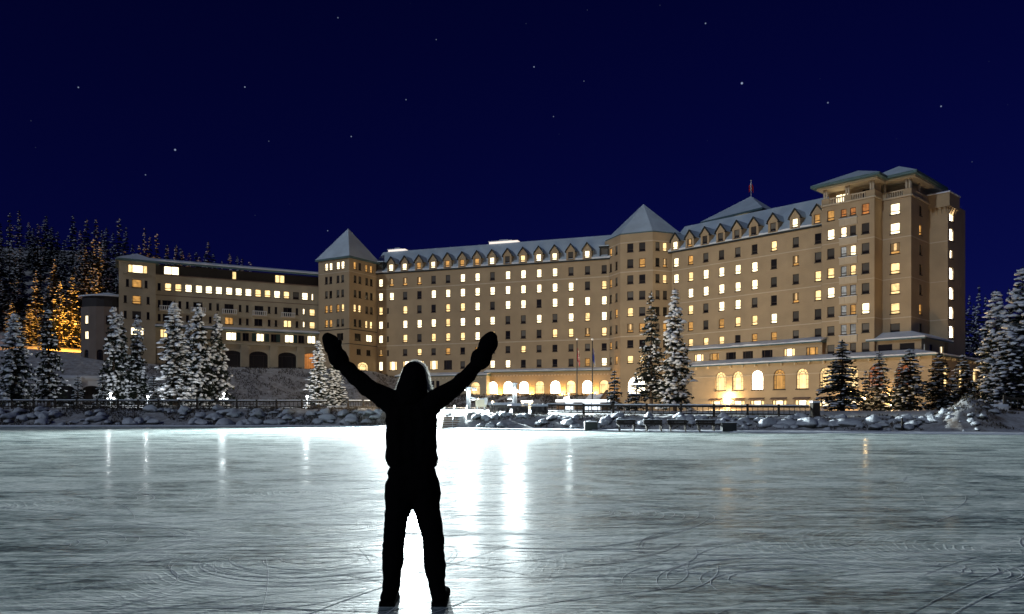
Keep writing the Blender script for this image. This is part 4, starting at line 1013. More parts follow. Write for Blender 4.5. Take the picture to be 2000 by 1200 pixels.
# ================================================================ shore: boulders, railings, benches
def boulder_mesh(seed):
    b = MB(); r = Vector((seed * 3.1, seed * 1.7, seed))
    b.v = [tuple(v * (1 + .35 * noise.noise(v * 1.1 + r) + .15 * noise.noise(v * 2.7 + r))) for v in ICO3[0]]; b.v = [(x, y, z * .8) for x, y, z in b.v]; b.f = list(ICO3[1])
    return b.mesh('boulder', ROCKSNOW, True)
BM = [boulder_mesh(k + 1) for k in range(7)]
br = random.Random(99)
def boulder(px, s, size, label, group):
    D = interp(px, SHORE) + s; x = gx(px, D); o = tag(link('boulder', BM[br.randrange(7)], None, (x, D, ground_z(x, D, False) + size * .12), br.uniform(0, 6.28)), label, 'boulder', group)
    o.scale = (size * br.uniform(.8, 1.5), size * br.uniform(.7, 1.1), size * br.uniform(.7, 1.1)); return o
for k in range(120): boulder(br.uniform(-150, 745), br.uniform(.8, 4.6), br.uniform(.3, .75), 'snow-capped boulder in the bank below the left railing', 'boulders of the left bank')
for k in range(110):
    px = br.uniform(925, 1850)
    boulder(px, br.uniform(2.2 if 1195 < px < 1445 else 1.4, 5.0), br.uniform(.22, .55), 'snow-capped boulder in the bank near the benches', 'boulders of the right bank')
for px, sz in ((1575, .75), (1604, .6), (1628, .6), (1652, .8), (1500, .7), (1540, .6), (1180, .6), (1110, .6)): boulder(px, 2.6, sz, 'large rounded snow-covered boulder on the bank near the benches', 'large rounded boulders')
for k in range(16): boulder(br.uniform(1850, 1955), br.uniform(.8, 4.0), br.uniform(.14, .3), 'lump of shovelled snow on the big mound', 'lumps on the snow mound')

SCRUB = mat('dry_scrub', (0.085, 0.07, 0.055), 0.95, var=.4, vscale=3)
def scrub(name, label, n, px0, px1, where, hmin, hmax, m):
    b = MB(); r = random.Random(n)
    for k in range(n):
        px = r.uniform(px0, px1); D = where(px, r.random()); x = gx(px, D)
        if noise.noise((x * .35, D * .35, 5)) < -.12: continue
        z = ground_z(x, D) - .05
        for j in range(3):
            h = r.uniform(hmin, hmax); a = r.uniform(0, 6.28); dx, dy = math.cos(a), math.sin(a); w = .035; t = Vector((x + dx * h * .6, D + dy * h * .6, z + h))
            b.poly([(x - dy * w, D + dx * w, z), (x + dy * w, D - dx * w, z), t])
    o = tag(b.build(name, m), label, 'scrub'); o['kind'] = 'stuff'; return o
scrub('dry_scrub', 'dry brown scrub poking through the snow of the left bank', 9000, -200, 760, lambda px, t: interp(px, SHORE) + .6 + 6.5 * t, .12, .45, SCRUB)
scrub('dry_scrub', 'dry brown scrub poking through the snow of the right bank', 5000, 930, 1990, lambda px, t: interp(px, SHORE) + 1.6 + 5.0 * t, .08, .28, SCRUB)
scrub('dry_scrub', 'brown creeper stems poking through the bare snow slope', 13000, 235, 860, lambda px, t: interp(px, FAC) - 26 + 24 * t, .15, .5, SCRUB)
scrub('dry_scrub', 'dark low brush on the slope below the arcade', 9000, 850, 1215, lambda px, t: interp(px, FAC) - 19 + 17 * t, .2, .6, SCRUB)

def railing(label, path, H=.95, snow=True, name='railing'):
    """post-and-rail fence following plan points"""
    root = thing(name, label, 'fence', (path[0].x, path[0].y, ground_z(*path[0])))
    off = Vector(root.location); pk = MB(); tot = 0
    for a, c in zip(path, path[1:]):
        n = max(1, round((c - a).length / 2.4)); za, zc = ground_z(*a, False), ground_z(*c, False)
        for k in range(n):
            p, q_ = a.lerp(c, k / n), a.lerp(c, (k + 1) / n); z0 = za + (zc - za) * k / n; z1_ = za + (zc - za) * (k + 1) / n
            f = Facade(p, q_); L = f.len
            o3 = lambda u, z, o: Vector(f.P(u, z + z0 + (z1_ - z0) * u / L, o)) - off
            def bar(m, nm, u0, u1, h0, h1, w, par=root):
                b = MB(); b.hexa([o3(u0, h0, w), o3(u1, h0, w), o3(u1, h0, -w), o3(u0, h0, -w)], [o3(u0, h1, w), o3(u1, h1, w), o3(u1, h1, -w), o3(u0, h1, -w)]); return b.build(nm, m, par)
            bar(WOOD, 'post', -.09, .09, -.3, H + .12, .1)
            r = bar(WOOD, 'rail', .09, L - .09, H - .16, H, .05); bar(WOOD, 'rail', .09, L - .09, .2, .32, .045)
            if snow: bar(SNOW, 'snow_cap', .1, L - .1, H + .003, H + .09, .06, r)
            for j in range(1, 6):
                u = L * j / 6; pk.hexa([o3(u - .025, .32, .03), o3(u + .025, .32, .03), o3(u + .025, .32, -.03), o3(u - .025, .32, -.03)], [o3(u - .025, H - .16, .03), o3(u + .025, H - .16, .03), o3(u + .025, H - .16, -.03), o3(u - .025, H - .16, -.03)])
    pk.build('pickets', WOOD, root)['kind'] = 'stuff'
    return root
railing('long dark wooden lakeside railing below the firs', [P2(px, interp(px, SHORE) + 6.0) for px in (-60, 150, 350, 420)])
railing('dark wooden lakeside railing below the bare snow slope', [P2(px, interp(px, SHORE) + 6.2) for px in (424, 540, 640)])
railing('short weathered railing at the foot of the slope behind the person', [P2(px, interp(px, SHORE) + 7.5) for px in (680, 740, 775)])
railing('dark wooden lakeside railing below the lit counter', [P2(px, interp(px, SHORE) + 8) for px in (1066, 1140, 1195)])
railing('long dark wooden lakeside railing behind the benches', [P2(px, interp(px, SHORE) + 6.6) for px in (1198, 1330, 1460, 1583)])
gp = thing('gate_post', 'stout dark snow-topped gate post at the end of the railing behind the benches', 'post', (*P2(1592, 60), ground_z(*P2(1592, 60))))
MB().box(-.28, .28, -.28, .28, -.3, 1.15).build('shaft', WOOD, gp); MB().box(-.31, .31, -.31, .31, 1.153, 1.3).build('snow_cap', SNOW, gp)
railing('dark vertical picket fence below the largest firs', [P2(px, interp(px, SHORE) + 8) for px in (1962, 2040, 2120)], 1.2, False)
wl_ = thing('curved_wall', 'pale snow-covered wall end between the snow mound and picket fence', 'wall', (*P2(1946, 57), .9))
b = MB(); q_ = [Vector((math.cos(R(200 + 12 * k)) * 0.9 + .5, math.sin(R(200 + 12 * k)) * .7 + .6)) for k in range(9)]
b.prism(q_ + [v * .8 + Vector((.1, .3)) for v in reversed(q_)], -.6, .95); b.build('masonry', WHITE, wl_)
b = MB(); b.prism(q_ + [v * .8 + Vector((.1, .3)) for v in reversed(q_)], .953, 1.15); b.build('snow_cap', SNOW, wl_)

def make_bench(label, px, D, w):
    x = gx(px, D); o = thing('bench', label, 'bench', (x, D, .12), R(tr_.uniform(-4, 4)), 'dark benches along the rink')
    for k in range(2): MB().box(-w / 2, w / 2, .28, .33, .44 + k * .17, .59 + k * .17).build('back_slat', WOOD, o)
    for k in range(3): MB().box(-w / 2, w / 2, -.2 + k * .15, -.07 + k * .15, .38, .43).build('seat_slat', WOOD, o)
    for s in (-1, 1):
        for yy in (-.15, .22): MB().box(s * w * .38 - .04, s * w * .38 + .04, yy - .04, yy + .04, -.1, .38).build('leg', WOOD, o)
        MB().box(s * w * .38 - .04, s * w * .38 + .04, .24, .28, .3, .76).build('back_post', WOOD, o)
    MB().box(-w / 2, w / 2, .25, .36, .765, .80).build('snow_cap', SNOW, o)
for px, D, lb in ((1224, 57.2, 'dark slatted bench nearest the lit counter'), (1277, 56.9, 'second dark slatted bench from the lit counter'),
                  (1324, 56.5, 'third dark slatted bench from the lit counter'), (1380, 56.0, 'dark slatted bench beside the black box')): make_bench(lb, px, D, 1.42)
for px, D, lb in ((1154, 59.2, 'black wooden box at the rink edge below the flagpoles'), (1423, 55.7, 'black wooden box at the end of the row of benches')):
    o = thing('storage_box', lb, 'box', (gx(px, D), D, .12)); MB().box(-.5, .5, -.3, .3, -.05, .50).build('body', DARK, o); MB().box(-.53, .53, -.33, .33, .503, .56).build('lid', WOOD, o); MB().box(-.5, .45, -.28, .3, .563, .62).build('snow_cap', SNOW, o)
sg = thing('marker_post', 'thin dark marker post in the snow bank below the firs', 'post', (*P2(1762, 53.6), .3)); MB().box(-.05, .05, -.04, .04, -.3, .75).build('stake', WOOD, sg); MB().box(-.06, .06, -.05, .05, .753, .8).build('snow_cap', SNOW, sg)

# steps from the rink with white handrails
sx, sy = gx(886, 65.5), 65.5
sp = thing('rink_steps', 'snowy steps with white tubular handrails rising from the rink', 'steps', (sx, sy, 0))
for k in range(7):
    MB().box(-1.05, 1.05, .1 + k * .34, .46 + k * .34, -.1, .16 + k * .15).build('tread', WOODB, sp); MB().box(-1.0, 1.0, .11 + k * .34, .43 + k * .34, .162 + k * .15, .2 + k * .15).build('snow_cap', SNOW, sp)
for x in (-1.0, -.1, 1.0):
    b = MB(); b.tube([(x, .2, .1), (x, .2, 1.05), (x, 2.5, 2.05), (x, 3.4, 2.05), (x, 3.4, 1.0)], .035, 6); b.tube([(x, .25, .6), (x, 2.5, 1.55)], .03, 6); b.tube([(x, 2.5, 1.0), (x, 2.5, 2.05)], .03, 6); b.build('handrail', STEEL, sp)
MB().hexa([(1.1, .1, -.1), (2.6, .3, -.1), (2.6, 2.6, -.1), (1.1, 2.6, -.1)], [(1.1, .1, .15), (1.9, .3, .2), (1.9, 2.6, 1.2), (1.1, 2.6, 1.2)]).build('cheek_wall', STONE, sp)
# low stone walls with snow
for px0, px1, D, lb in ((952, 998, 70, 'low dark stone wall with snow cap beside the rink steps'), (998, 1034, 69.5, 'low dark stone wall with snow cap below the floodlight mast'), (1034, 1072, 69, 'low dark stone wall with snow cap ending by the railing')):
    a, c = P2(px0 + 2, D), P2(px1 - 2, D); f = Facade(a, c); z = ground_z(*a, False) - .2; o = thing('stone_wall', lb, 'wall', (*a, z)); off = Vector((*a, 0))
    for k in range(3):
        for j in range(5):
            w_ = f.len / 5; u = j * w_ + (w_ * .4 if k == 1 else 0); u1 = min(f.len, u + w_ - .03)
            b = MB(); dd = tr_.uniform(-.05, .06); pts4 = [Vector(f.P(u + .02, 0, .3 + dd)) - off, Vector(f.P(u1, 0, .3 + dd)) - off, Vector(f.P(u1, 0, -.3)) - off, Vector(f.P(u + .02, 0, -.3)) - off]
            b.prism(pts4, k * .3, k * .3 + .28); b.build('stone', STONE, o)
    b = MB(); b.prism([Vector(f.P(.05, 0, .2)) - off, Vector(f.P(f.len - .05, 0, .2)) - off, Vector(f.P(f.len - .05, 0, -.22)) - off, Vector(f.P(.05, 0, -.22)) - off], 0, .88); b.build('core', STONE, o)
    b = MB(); f2 = f; n = 10
    for k in range(n):
        h = .12 + .1 * noise.noise((k * .6, px0, 0)); b.hexa([Vector(f.P(f.len * k / n, 0, .36)) - off + Vector((0, 0, .9)), Vector(f.P(f.len * (k + 1) / n, 0, .36)) - off + Vector((0, 0, .9)), Vector(f.P(f.len * (k + 1) / n, 0, -.36)) - off + Vector((0, 0, .9)), Vector(f.P(f.len * k / n, 0, -.36)) - off + Vector((0, 0, .9))],
               [Vector(f.P(f.len * k / n, 0, .3)) - off + Vector((0, 0, 1.0 + h)), Vector(f.P(f.len * (k + 1) / n, 0, .3)) - off + Vector((0, 0, 1.0 + h)), Vector(f.P(f.len * (k + 1) / n, 0, -.3)) - off + Vector((0, 0, 1.0 + h)), Vector(f.P(f.len * k / n, 0, -.3)) - off + Vector((0, 0, 1.0 + h))])
    b.build('snow_cap', SNOW, o)
# notice boards and hut
o = thing('notice_board', 'cream notice board on two posts above the rink steps', 'sign', (*P2(939, 72), ground_z(*P2(939, 72))))
MB().box(-.5, .5, -.03, .03, .55, 1.25).build('panel', CREAM, o)
for x in (-.35, .35): MB().box(x - .05, x + .05, .031, .12, -.2, 1.35).build('post', STEEL, o)
MB().box(.35, .62, -.1, -.04, .75, 1.4).build('small_panel', WHITE, o); MB().box(-.52, .52, -.05, .05, 1.253, 1.32).build('snow_cap', SNOW, o)
o = thing('cream_hut', 'small cream cabin with snowy lid behind the stone walls', 'hut', (*P2(1029, 92), ground_z(*P2(1029, 92)) - .1))
MB().box(-.66, .66, -.5, .5, 0, .95).build('body', CREAM, o); MB().box(-.74, .74, -.58, .58, .953, 1.15).build('snow_cap', SNOW, o); MB().box(-.5, .5, -.53, -.502, .5, .6).build('louvre', WOODB, o)
o = thing('lit_counter', 'long glowing white counter below the flagpoles behind the railing', 'counter', (*P2(1138, 86), ground_z(*P2(1138, 86)) - .1))
MB().box(-3.0, 3.0, -.5, .5, .95, 1.25).build('top', BARGLOW, o)
for k in range(6): MB().box(-2.9 + k, -2.1 + k, -.45, .4, 0, .93).build('front_panel', BARGLOW if k in (1, 3, 4) else WOODB, o)

# ================================================================ flagpoles
for px, fm, lb in ((1127, (RED, WHITE, RED), 'flagpole with limp red and white flag before the arcade'), (1157, (BLUE, BLUE, WHITE), 'flagpole with limp blue flag before the arcade')):
    D = 92; g = ground_z(*P2(px, D)); o = thing('flagpole', lb, 'flagpole', (*P2(px, D), g)); H = Z(665, D) - g
    b = MB(); b.tube([(0, 0, -.2), (0, 0, H)], [.085, .05], 10); b.build('pole', DARK, o, True)
    b = MB(); b.tube([(0, 0, H), (0, 0, H + .08), (0, 0, H + .2), (0, 0, H + .26)], [.06, .17, .15, .03], 10); b.build('finial', WHITE, o, True)
    fl = None
    for k, m in enumerate(fm):
        b = MB(); rows = []
        for j in range(9):
            zz_ = H - .9 - j * .2; sag = .05 * j
            rows.append([((.06 + (k + i / 4) * .085 + .03 * math.sin(j * .8 + i)), .10 * math.sin(i * 2.2 + k * 1.7 + j * .3), zz_ - (k + i / 4) * .28) for i in range(5)])
        for j in range(8):
            for i in range(4): b.quad(rows[j][i], rows[j][i + 1], rows[j + 1][i + 1], rows[j + 1][i])
        b.build('flag_band', m, o, True)

# ================================================================ lamps
def light(kind, name, parent, loc, power, color, radius, aim=None, cone=None, blend=.5):
    d = bpy.data.lights.new(name, kind); d.energy = power; d.color = color; d.shadow_soft_size = radius
    o = bpy.data.objects.new(name, d); col.objects.link(o); o.parent = parent; o.location = loc
    if kind == 'SPOT':
        d.spot_size = R(cone); d.spot_blend = blend
        o.rotation_euler = (Vector(aim) - (Vector(parent.location) + Vector(loc))).to_track_quat('-Z', 'Y').to_euler()
    return o
WARM = (1.0, 0.84, 0.61); COOL = (0.85, 0.98, 1.0)
def mast(label, px, D, top, aims, heads, power, lake=0, stout=.24):
    g = ground_z(*P2(px, D)); o = thing('floodlight_mast', label, 'lamp post', (*P2(px, D), g)); H = Z(top, D) - g
    b = MB(); b.tube([(0, 0, -.3), (0, 0, H)], stout, 14); b.build('post', STEEL, o, True)
    b = MB(); b.tube([(0, 0, H), (0, 0, H + .06), (0, 0, H + .16)], [stout * 1.5, stout * 1.5, .05], 14); b.build('snow_cap', SNOW, o, True)
    for (dx, dz) in heads:
        b = MB(); s = 1 if dx > 0 else -1; b.tube([(0, -.1, H + dz + .14), (dx, -.25, H + dz + .1)], .045, 6); a = b.build('arm', STEEL, o)
        MB().box(dx - .22, dx + .22, -.42, -.12, H + dz - .1, H + dz + .1).build('lamp_housing', STEEL, o); MB().box(dx - .2, dx + .2, -.40, -.14, H + dz - .13, H + dz - .103).build('lamp_lens', LAMPW, o)
    for k, aim in enumerate(aims): light('SPOT', 'floodlight', o, (.0, .55, H + .1), power, WARM, .35, aim, 120, .9)
    if lake: light('SPOT', 'rink_floodlight', o, (0, -.7, H - .1), lake, COOL, .3, (gx(px, 20), 15, 0), 150, .8)
    light('POINT', 'lamp_glow', o, (0, -.6, H - .5), 28, COOL, .15)
    return o
mast('stout white floodlight mast beside the notice board', 915, 79, 758, [(-20, 168, 22)], [(-.5, -.1), (.62, -.1), (.55, -1.1)], 11000, 30000)
mast('stout white floodlight mast with side lamps behind the stone walls', 1005, 80, 750, [(5, 162, 22)], [(-.62, -.75), (-.5, -1.5), (-.55, -2.1), (.4, -.75)], 11000, 30000)
mast('slim lamp mast by the flagpoles', 1111, 92, 769, [(30, 150, 22)], [(-.45, -.5), (-.3, -.9)], 7200, 1200, .13)
mast('floodlight mast straight behind the person', 806, 79, 738, [(-48, 170, 20)], [(-.5, -.15), (.5, -.15), (0, .05)], 12500, 300000, .12)
def path_lamp(label, px, D, top, power, color=(.92, .97, 1.0), flood=None, fpow=0, lake=0):
    g = ground_z(*P2(px, D)); o = thing('path_lamp', label, 'lamp', (*P2(px, D), g)); H = max(1.2, Z(top, D) - g)
    b = MB(); b.tube([(0, 0, -.2), (0, 0, H)], .07, 8); b.build('post', STEEL, o, True)
    MB().box(-.5, .5, -.12, .12, H * .66, H * .66 + .07).build('crossbar', STEEL, o)
    for s in (-1, 1): MB().box(s * .4 - .1, s * .4 + .1, -.1, .1, H * .66 - .08, H * .66 - .004).build('lamp_lens', LAMPW, o)
    b = MB(); b.tube([(0, 0, H), (0, 0, H + .1), (0, 0, H + .2)], [.14, .16, .04], 10); b.build('lamp_head', LAMPW, o)
    light('POINT', 'lamp_glow', o, (0, -.5, H + .3), power, color, .12)
    if lake: light('SPOT', 'rink_floodlight', o, (0, -.5, H + .6), lake, COOL, .3, (gx(px, 15), 15, 0), 120, .8)
    if flood: light('SPOT', 'floodlight', o, (0, .6, H + .5), fpow, WARM, .3, flood, 120, .9)
    return o
path_lamp('white cross-armed path lamp at the foot of the bare slope', 437, 98, 771, 220, lake=700)
path_lamp('white cross-armed path lamp beside the brightly lit fir', 600, 97, 776, 380, lake=700)
path_lamp('white path lamp under the tall firs by the octagonal tower', 1300, 107, 772, 260, flood=(45, 138, 9), fpow=16000)
path_lamp('white path lamp glowing among the little firs behind the railing', 216, 94, 770, 420)
path_lamp('white path lamp beside the dark little fir', 289, 93, 779, 420)
def globe_lamp(label, px, py, D, power, r=.2, m=None, color=(1, .68, .32), low=False):
    g = ground_z(*P2(px, D)); o = thing('globe_lamp', label, 'lamp', (*P2(px, D), g)); H = max(.5, Z(py, D) - g)
    b = MB(); b.tube([(0, 0, -.2), (0, 0, H - r * .9)], .05, 8); b.build('post', DARK, o, True)
    b = MB(); b.v = [tuple(v * r + Vector((0, 0, H))) for v in ICO2[0]]; b.f = list(ICO2[1]); b.build('globe', m or LAMPG, o, True)
    light('POINT', 'lamp_glow', o, (0, -r - .15, H), power, color, r * .5); return o
globe_lamp('glowing warm globe lamp on a post among the dark firs', 1687, 778, 84, 450)
globe_lamp('small warm globe lamp behind the dark firs by the podium', 1741, 790, 96, 1500, .14)
globe_lamp('small warm globe lamp low behind the fir before the podium corner', 1836, 790, 97, 3500, .13)
globe_lamp('warm globe lamp beside the podium corner', 1915, 754, 104, 1500, .18)
globe_lamp('bright star-like lamp on the slope right of the floodlight mast', 962, 786, 105, 350, .16, color=(1, .9, .7))
globe_lamp('small star-like lamp on the slope behind the notice board', 934, 780, 108, 250, .13, color=(1, .9, .7))
# wall lanterns by podium and arcade; last pair unseen, added to brighten the podium
for fac, px, z, p in ((PODR, 1425, 3.75, 2400), (POD, 951, 6.3, 700), (PODR, 1660, 3.6, 500), (PODR, 1735, 3.6, 500)):
    c = Vector(fac.P(fac.u(px), z, .35)); b = MB(); b.v = [tuple(v * .17 + c) for v in ICO2[0]]; b.f = list(ICO2[1]); ln = b.build('wall_lantern_and_fill', LAMPG, hotel, True)
    light('POINT', 'lantern_and_fill_glow', hotel, tuple(c + Vector((*(fac.n * .4), .0))), p, (1, .66, .3), .12)
for px in (975, 1038, 1100, 1164):
    c = Vector(POD.P(POD.u(px), 5.35, .9)); light('POINT', 'arcade_glow', hotel, tuple(c), 900, (1, .56, .16), .15)
    b = MB(); b.v = [tuple(v * .09 + c) for v in ICO1[0]]; b.f = list(ICO1[1]); b.build('arcade_lantern', LAMPG, hotel)
# sodium street lamp above the pavilion
sl = thing('street_lamp', 'orange sodium street lamp beside the rounded annex lighting the firs', 'lamp', (*P2(160, 164), ground_z(*P2(160, 164))))
b = MB(); b.tube([(0, 0, -.2), (0, 0, 6.0), (-.4, 0, 6.4), (-1.2, 0, 6.5)], [.1, .07, .06, .05], 8); b.build('pole', DARK, sl, True)
MB().box(-1.7, -1.1, -.15, .15, 6.4, 6.55).build('lamp_head', DARK, sl); MB().box(-1.65, -1.15, -.13, .13, 6.36, 6.397).build('lamp_lens', LAMPS, sl)
light('SPOT', 'sodium_glow', sl, (-1.4, .2, 6.2), 24000, (1.0, .40, .04), .2, (gx(112, 186), 186, ground_z(*P2(112, 186)) + 7), 160, .4)

# ================================================================ frost thrown up by skate blades: thin raised ribs on the ice
FROST = mat('blade_frost', (0.80, 0.85, 0.84), 0.8, spec=.3)
def skate_marks():
    b = MB(); r = random.Random(17)
    def arc(cx, cy, rad, a0, a1, w):
        n = max(6, int(abs(a1 - a0) * rad / .16)); n = min(n, 40); wob = r.uniform(-.12, .12)
        pts = []
        for k in range(n + 1):
            t = k / n; a = a0 + (a1 - a0) * t; q = rad * (1 + wob * t); ww = w * math.sin(math.pi * min(1, t * 1.0)) + .001
            c, s_ = math.cos(a), math.sin(a); pts.append(((cx + c * (q - ww), cy + s_ * (q - ww)), (cx + c * (q + ww), cy + s_ * (q + ww)), (cx + c * q, cy + s_ * q)))
        i = len(b.v)
        for p, q, m in pts: b.v += [(p[0], p[1], .0012), (m[0], m[1], .0022), (q[0], q[1], .0012)]
        for k in range(n):
            for j in range(2): b.f.append((i + 3 * k + j, i + 3 * k + j + 1, i + 3 * k + j + 4, i + 3 * k + j + 3))
    for cx, cy, n, r0, r1 in [(-3.6, 18.5, 13, .5, 3.2), (1.0, 11.0, 12, .3, 1.9), (-1.9, 7.6, 10, .3, 1.5), (3.9, 7.2, 9, .15, .9), (6.5, 15, 8, .4, 2.4), (-8, 12, 9, .5, 2.5), (9.5, 10.5, 8, .4, 2.2), (-5.2, 8.2, 8, .4, 1.8), (2.4, 6.3, 7, .3, 1.4)]:
        a = r.uniform(0, 6.28)
        for k in range(n): arc(cx + r.uniform(-.1, .1), cy + r.uniform(-.15, .15), r0 + (r1 - r0) * (k + r.random() * .6) / n, a + r.uniform(-.3, .3), a + r.uniform(1.2, 3.6), r.uniform(.003, .0065))
    for k in range(420):
        y = 4.6 + 34 * r.random() ** 1.5; x = r.uniform(-.75, .75) * y; rad = r.choice((r.uniform(.8, 3), r.uniform(3, 12), r.uniform(8, 30))); a = r.choice((1.57, -1.57)) + r.gauss(0, .5); L = r.uniform(.5, 3.2) / rad
        arc(x - rad * math.cos(a), y - rad * math.sin(a), rad, a, a + L, r.uniform(.002, .0045) * (1 + y * .05))
    o = tag(b.build('skate_marks', FROST), 'fine white skate blade marks curving across the ice', 'marks'); o['kind'] = 'stuff'
skate_marks()

# ================================================================ the person on the ice
PX, PD = 805, 5.77; SC = 1500 / PD
def pp(px, py, dy=0.0): return Vector(((px - PX) / SC, dy, (1178 - py) / SC))
def fuse(name, capsules, m, parent, voxel=.014, puff=0.0, pf=14, smooth=6):
    b = MB()
    for (a, c, r0, r1) in capsules:
        a, c = Vector(a), Vector(c); d = c - a; L = max(d.length, 1e-4); n = 10
        for k in range(n + 1):
            p = a.lerp(c, k / n); r = r0 + (r1 - r0) * k / n; i = len(b.v); b.v += [tuple(p + v * r) for v in ICO2[0]]; b.f += [tuple(i + q for q in f) for f in ICO2[1]]
    me = b.mesh(name, m); o = link(name, me, parent)
    md = o.modifiers.new('fuse', 'REMESH'); md.mode = 'VOXEL'; md.voxel_size = voxel; md.use_smooth_shade = True
    ms = o.modifiers.new('smooth', 'SMOOTH'); ms.iterations = smooth; ms.factor = .5
    dg = bpy.context.evaluated_depsgraph_get(); me2 = bpy.data.meshes.new_from_object(o.evaluated_get(dg)); o.modifiers.clear(); o.data = me2
    if puff:
        ns = [v.normal.copy() for v in me2.vertices]
        for v, nn in zip(me2.vertices, ns):
            w = noise.noise(v.co * pf + Vector((3, 1, 7))) * .6 + noise.noise(v.co * pf * 2.3) * .3 - .3 * abs(math.sin(v.co.z * 19 + 4 * noise.noise(v.co * 5)))
            v.co += nn * w * puff
    me2.materials.clear(); me2.materials.append(m); return o
def limb(pts, rs): return [(pts[k], pts[k + 1], rs[k], rs[k + 1]) for k in range(len(pts) - 1)]
LEGL = [pp(783, 945), pp(772, 1055, .02), pp(764, 1150, 0)]; LEGR = [pp(829, 945), pp(843, 1055, .02), pp(853, 1145, 0)]
ARML = [pp(772, 790), pp(716, 757, .05), pp(676, 722, .08), pp(656, 699, .1)]; ARMR = [pp(838, 790), pp(884, 760, .05), pp(914, 732, .08), pp(936, 702, .1)]
spine = [pp(805, 950), pp(804, 880), pp(804, 800), pp(806, 775), pp(807, 742, .02)]
person = fuse('person', limb(spine, [.10, .095, .09, .07, .06]) + limb([pp(775, 797), pp(833, 797)], [.06, .06]) + limb(LEGL, [.085, .062, .045]) + limb(LEGR, [.085, .062, .045])
              + limb(ARML, [.06, .05, .042, .035]) + limb(ARMR, [.06, .05, .042, .035]) + [(pp(807, 742, .03), pp(807, 732, .05), .10, .095), (pp(807, 742, .12), pp(807, 738, .135), .02, .015)]
              + [(pp(656, 699, .1), pp(640, 665, .12), .035, .03), (pp(936, 702, .1), pp(956, 660, .12), .035, .03), (LEGL[2], pp(761, 1168, .1), .045, .04), (LEGR[2], pp(857, 1164, .1), .045, .04)],
              BLACK, None)
tag(person, 'person in black winter clothes and hood with both mittened arms raised', 'person')
person.location = (gx(PX, PD), PD, .0)
for bx in (760, 860):
    c = pp(bx, 1178); b = MB(); b.hexa([c + Vector((-.058, -.12, .001)), c + Vector((.058, -.12, .001)), c + Vector((.052, .2, .001)), c + Vector((-.052, .2, .001))], [c + Vector((-.056, -.115, .035)), c + Vector((.056, -.115, .035)), c + Vector((.05, .19, .035)), c + Vector((-.05, .19, .035))]); b.build('boot_sole', BLACK, person)
jk = []
for dx in (-.085, 0, .085):
    jk += limb([pp(804, 896) + Vector((dx, 0, 0)), pp(804, 860) + Vector((dx * .95, 0, 0)), pp(803, 815) + Vector((dx * 1.0, 0, 0)), pp(804, 790) + Vector((dx * .8, 0, 0))], [.118, .115, .118, .10])
jk += limb([pp(768, 792), pp(804, 782), pp(842, 792)], [.088, .10, .088])
jk += limb(ARML, [.098, .076, .064, .052]) + limb(ARMR, [.098, .076, .062, .052])
fuse('jacket', jk, BLACK, person, .012, .017)
fuse('trousers', [(pp(787, 925), pp(822, 925), .118, .118), (pp(784, 955), pp(828, 955), .124, .122)] + limb([pp(783, 950), pp(775, 1010, .01), pp(768, 1060, .02), pp(766, 1105, .01), pp(764, 1150, 0)], [.122, .098, .088, .086, .068])
     + limb([pp(829, 950), pp(838, 1010, .01), pp(846, 1060, .02), pp(849, 1105, .01), pp(853, 1145, 0)], [.122, .098, .088, .088, .068]), BLACK, person, .012, .016, 9)
fuse('boot', [(pp(760, 1164, -.05), pp(759, 1166, .14), .062, .056), (pp(762, 1150), pp(761, 1163, -.02), .062, .06)], BLACK, person, .01, .002)
fuse('boot', [(pp(859, 1164, -.05), pp(864, 1166, .14), .062, .056), (pp(854, 1146), pp(857, 1160, -.02), .064, .062)], BLACK, person, .01, .002)
fuse('mitten', [(pp(651, 690, .1), pp(643, 676, .12), .055, .072), (pp(643, 676, .12), pp(634, 663, .13), .072, .048), (pp(648, 684, .11), pp(657, 667, .09), .032, .026), (pp(659, 705, .1), pp(654, 697, .1), .074, .078), (pp(640, 668, .12), pp(633, 659, .13), .066, .05)], BLACK, person, .009, .006, 20)
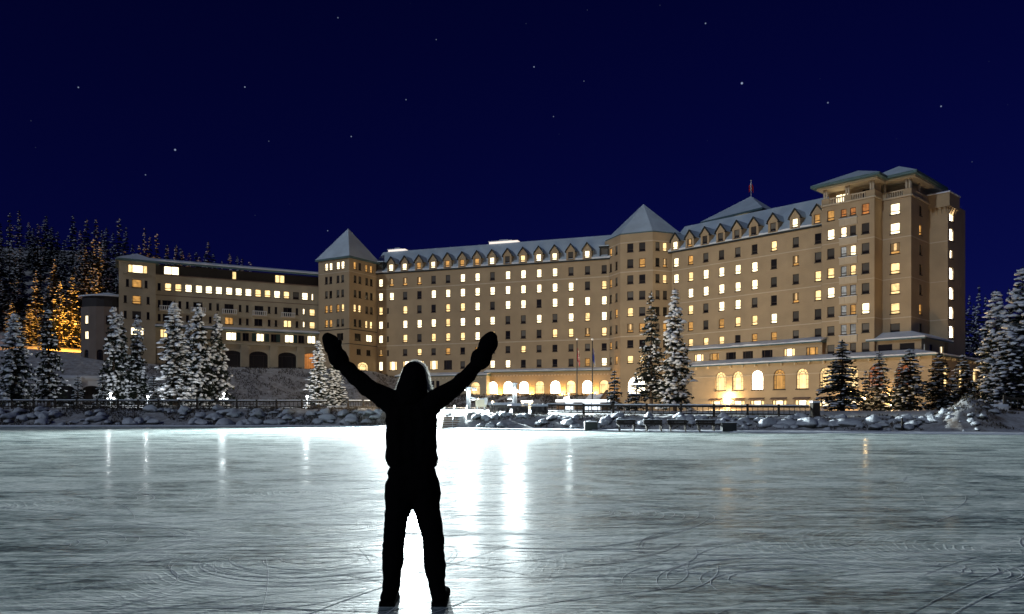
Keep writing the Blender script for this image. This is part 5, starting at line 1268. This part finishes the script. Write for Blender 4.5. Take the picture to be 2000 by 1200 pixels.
fuse('mitten', [(pp(942, 691, .1), pp(950, 675, .12), .055, .074), (pp(950, 675, .12), pp(958, 660, .13), .074, .05), (pp(945, 684, .11), pp(940, 670, .09), .032, .027), (pp(936, 703, .1), pp(940, 696, .1), .08, .084), (pp(953, 670, .12), pp(958, 658, .13), .078, .056)], BLACK, person, .009, .006, 20)
fuse('hood', [(pp(806, 728, .03), pp(806, 748, .02), .088, .108), (pp(806, 748, .02), pp(804, 770, 0), .112, .13), (pp(808, 722, .04), pp(808, 728, .04), .062, .085)], BLACK, person, .01, .006, 16)
# pale fur edge of the hood, seen against the lamp
FUR = bpy.data.materials.new('hood_fur'); FUR.use_nodes = True
n = FUR.node_tree.nodes; l = FUR.node_tree.links; bs = n['Principled BSDF']; bs.inputs['Base Color'].default_value = (.75, .72, .66, 1); bs.inputs['Roughness'].default_value = .7
tl_ = n.new('ShaderNodeBsdfTranslucent'); tl_.inputs[0].default_value = (.85, .84, .8, 1); mxs = n.new('ShaderNodeMixShader'); mxs.inputs[0].default_value = .65
l.new(bs.outputs[0], mxs.inputs[1]); l.new(tl_.outputs[0], mxs.inputs[2]); l.new(mxs.outputs[0], n['Material Output'].inputs[0])
outl = [(770, 768), (775, 755), (780, 742), (784, 728), (790, 716), (798, 708), (807, 705), (817, 707), (825, 714), (830, 726), (833, 740), (837, 755), (841, 768)]
b = MB(); fr = random.Random(4); cen = pp(806, 745)
for k in range(2600):
    t = fr.uniform(0, len(outl) - 1.001); i = int(t); a, c = outl[i], outl[i + 1]; p = pp(a[0] + (c[0] - a[0]) * (t - i), a[1] + (c[1] - a[1]) * (t - i), .10 + fr.uniform(-.03, .04))
    d = (p - cen); d.y = 0; d = d.normalized(); p = p - d * .028; d = (d + Vector((fr.uniform(-.5, .5), fr.uniform(-.3, .5), fr.uniform(-.5, .5)))).normalized()
    sd = d.cross(Vector((0, 1, 0))).normalized() * .0045; L = fr.uniform(.024, .056)
    b.poly([p - sd, p + sd, p + d * L + Vector((0, 0, -.004))])
b.build('hood_fur', FUR, person)
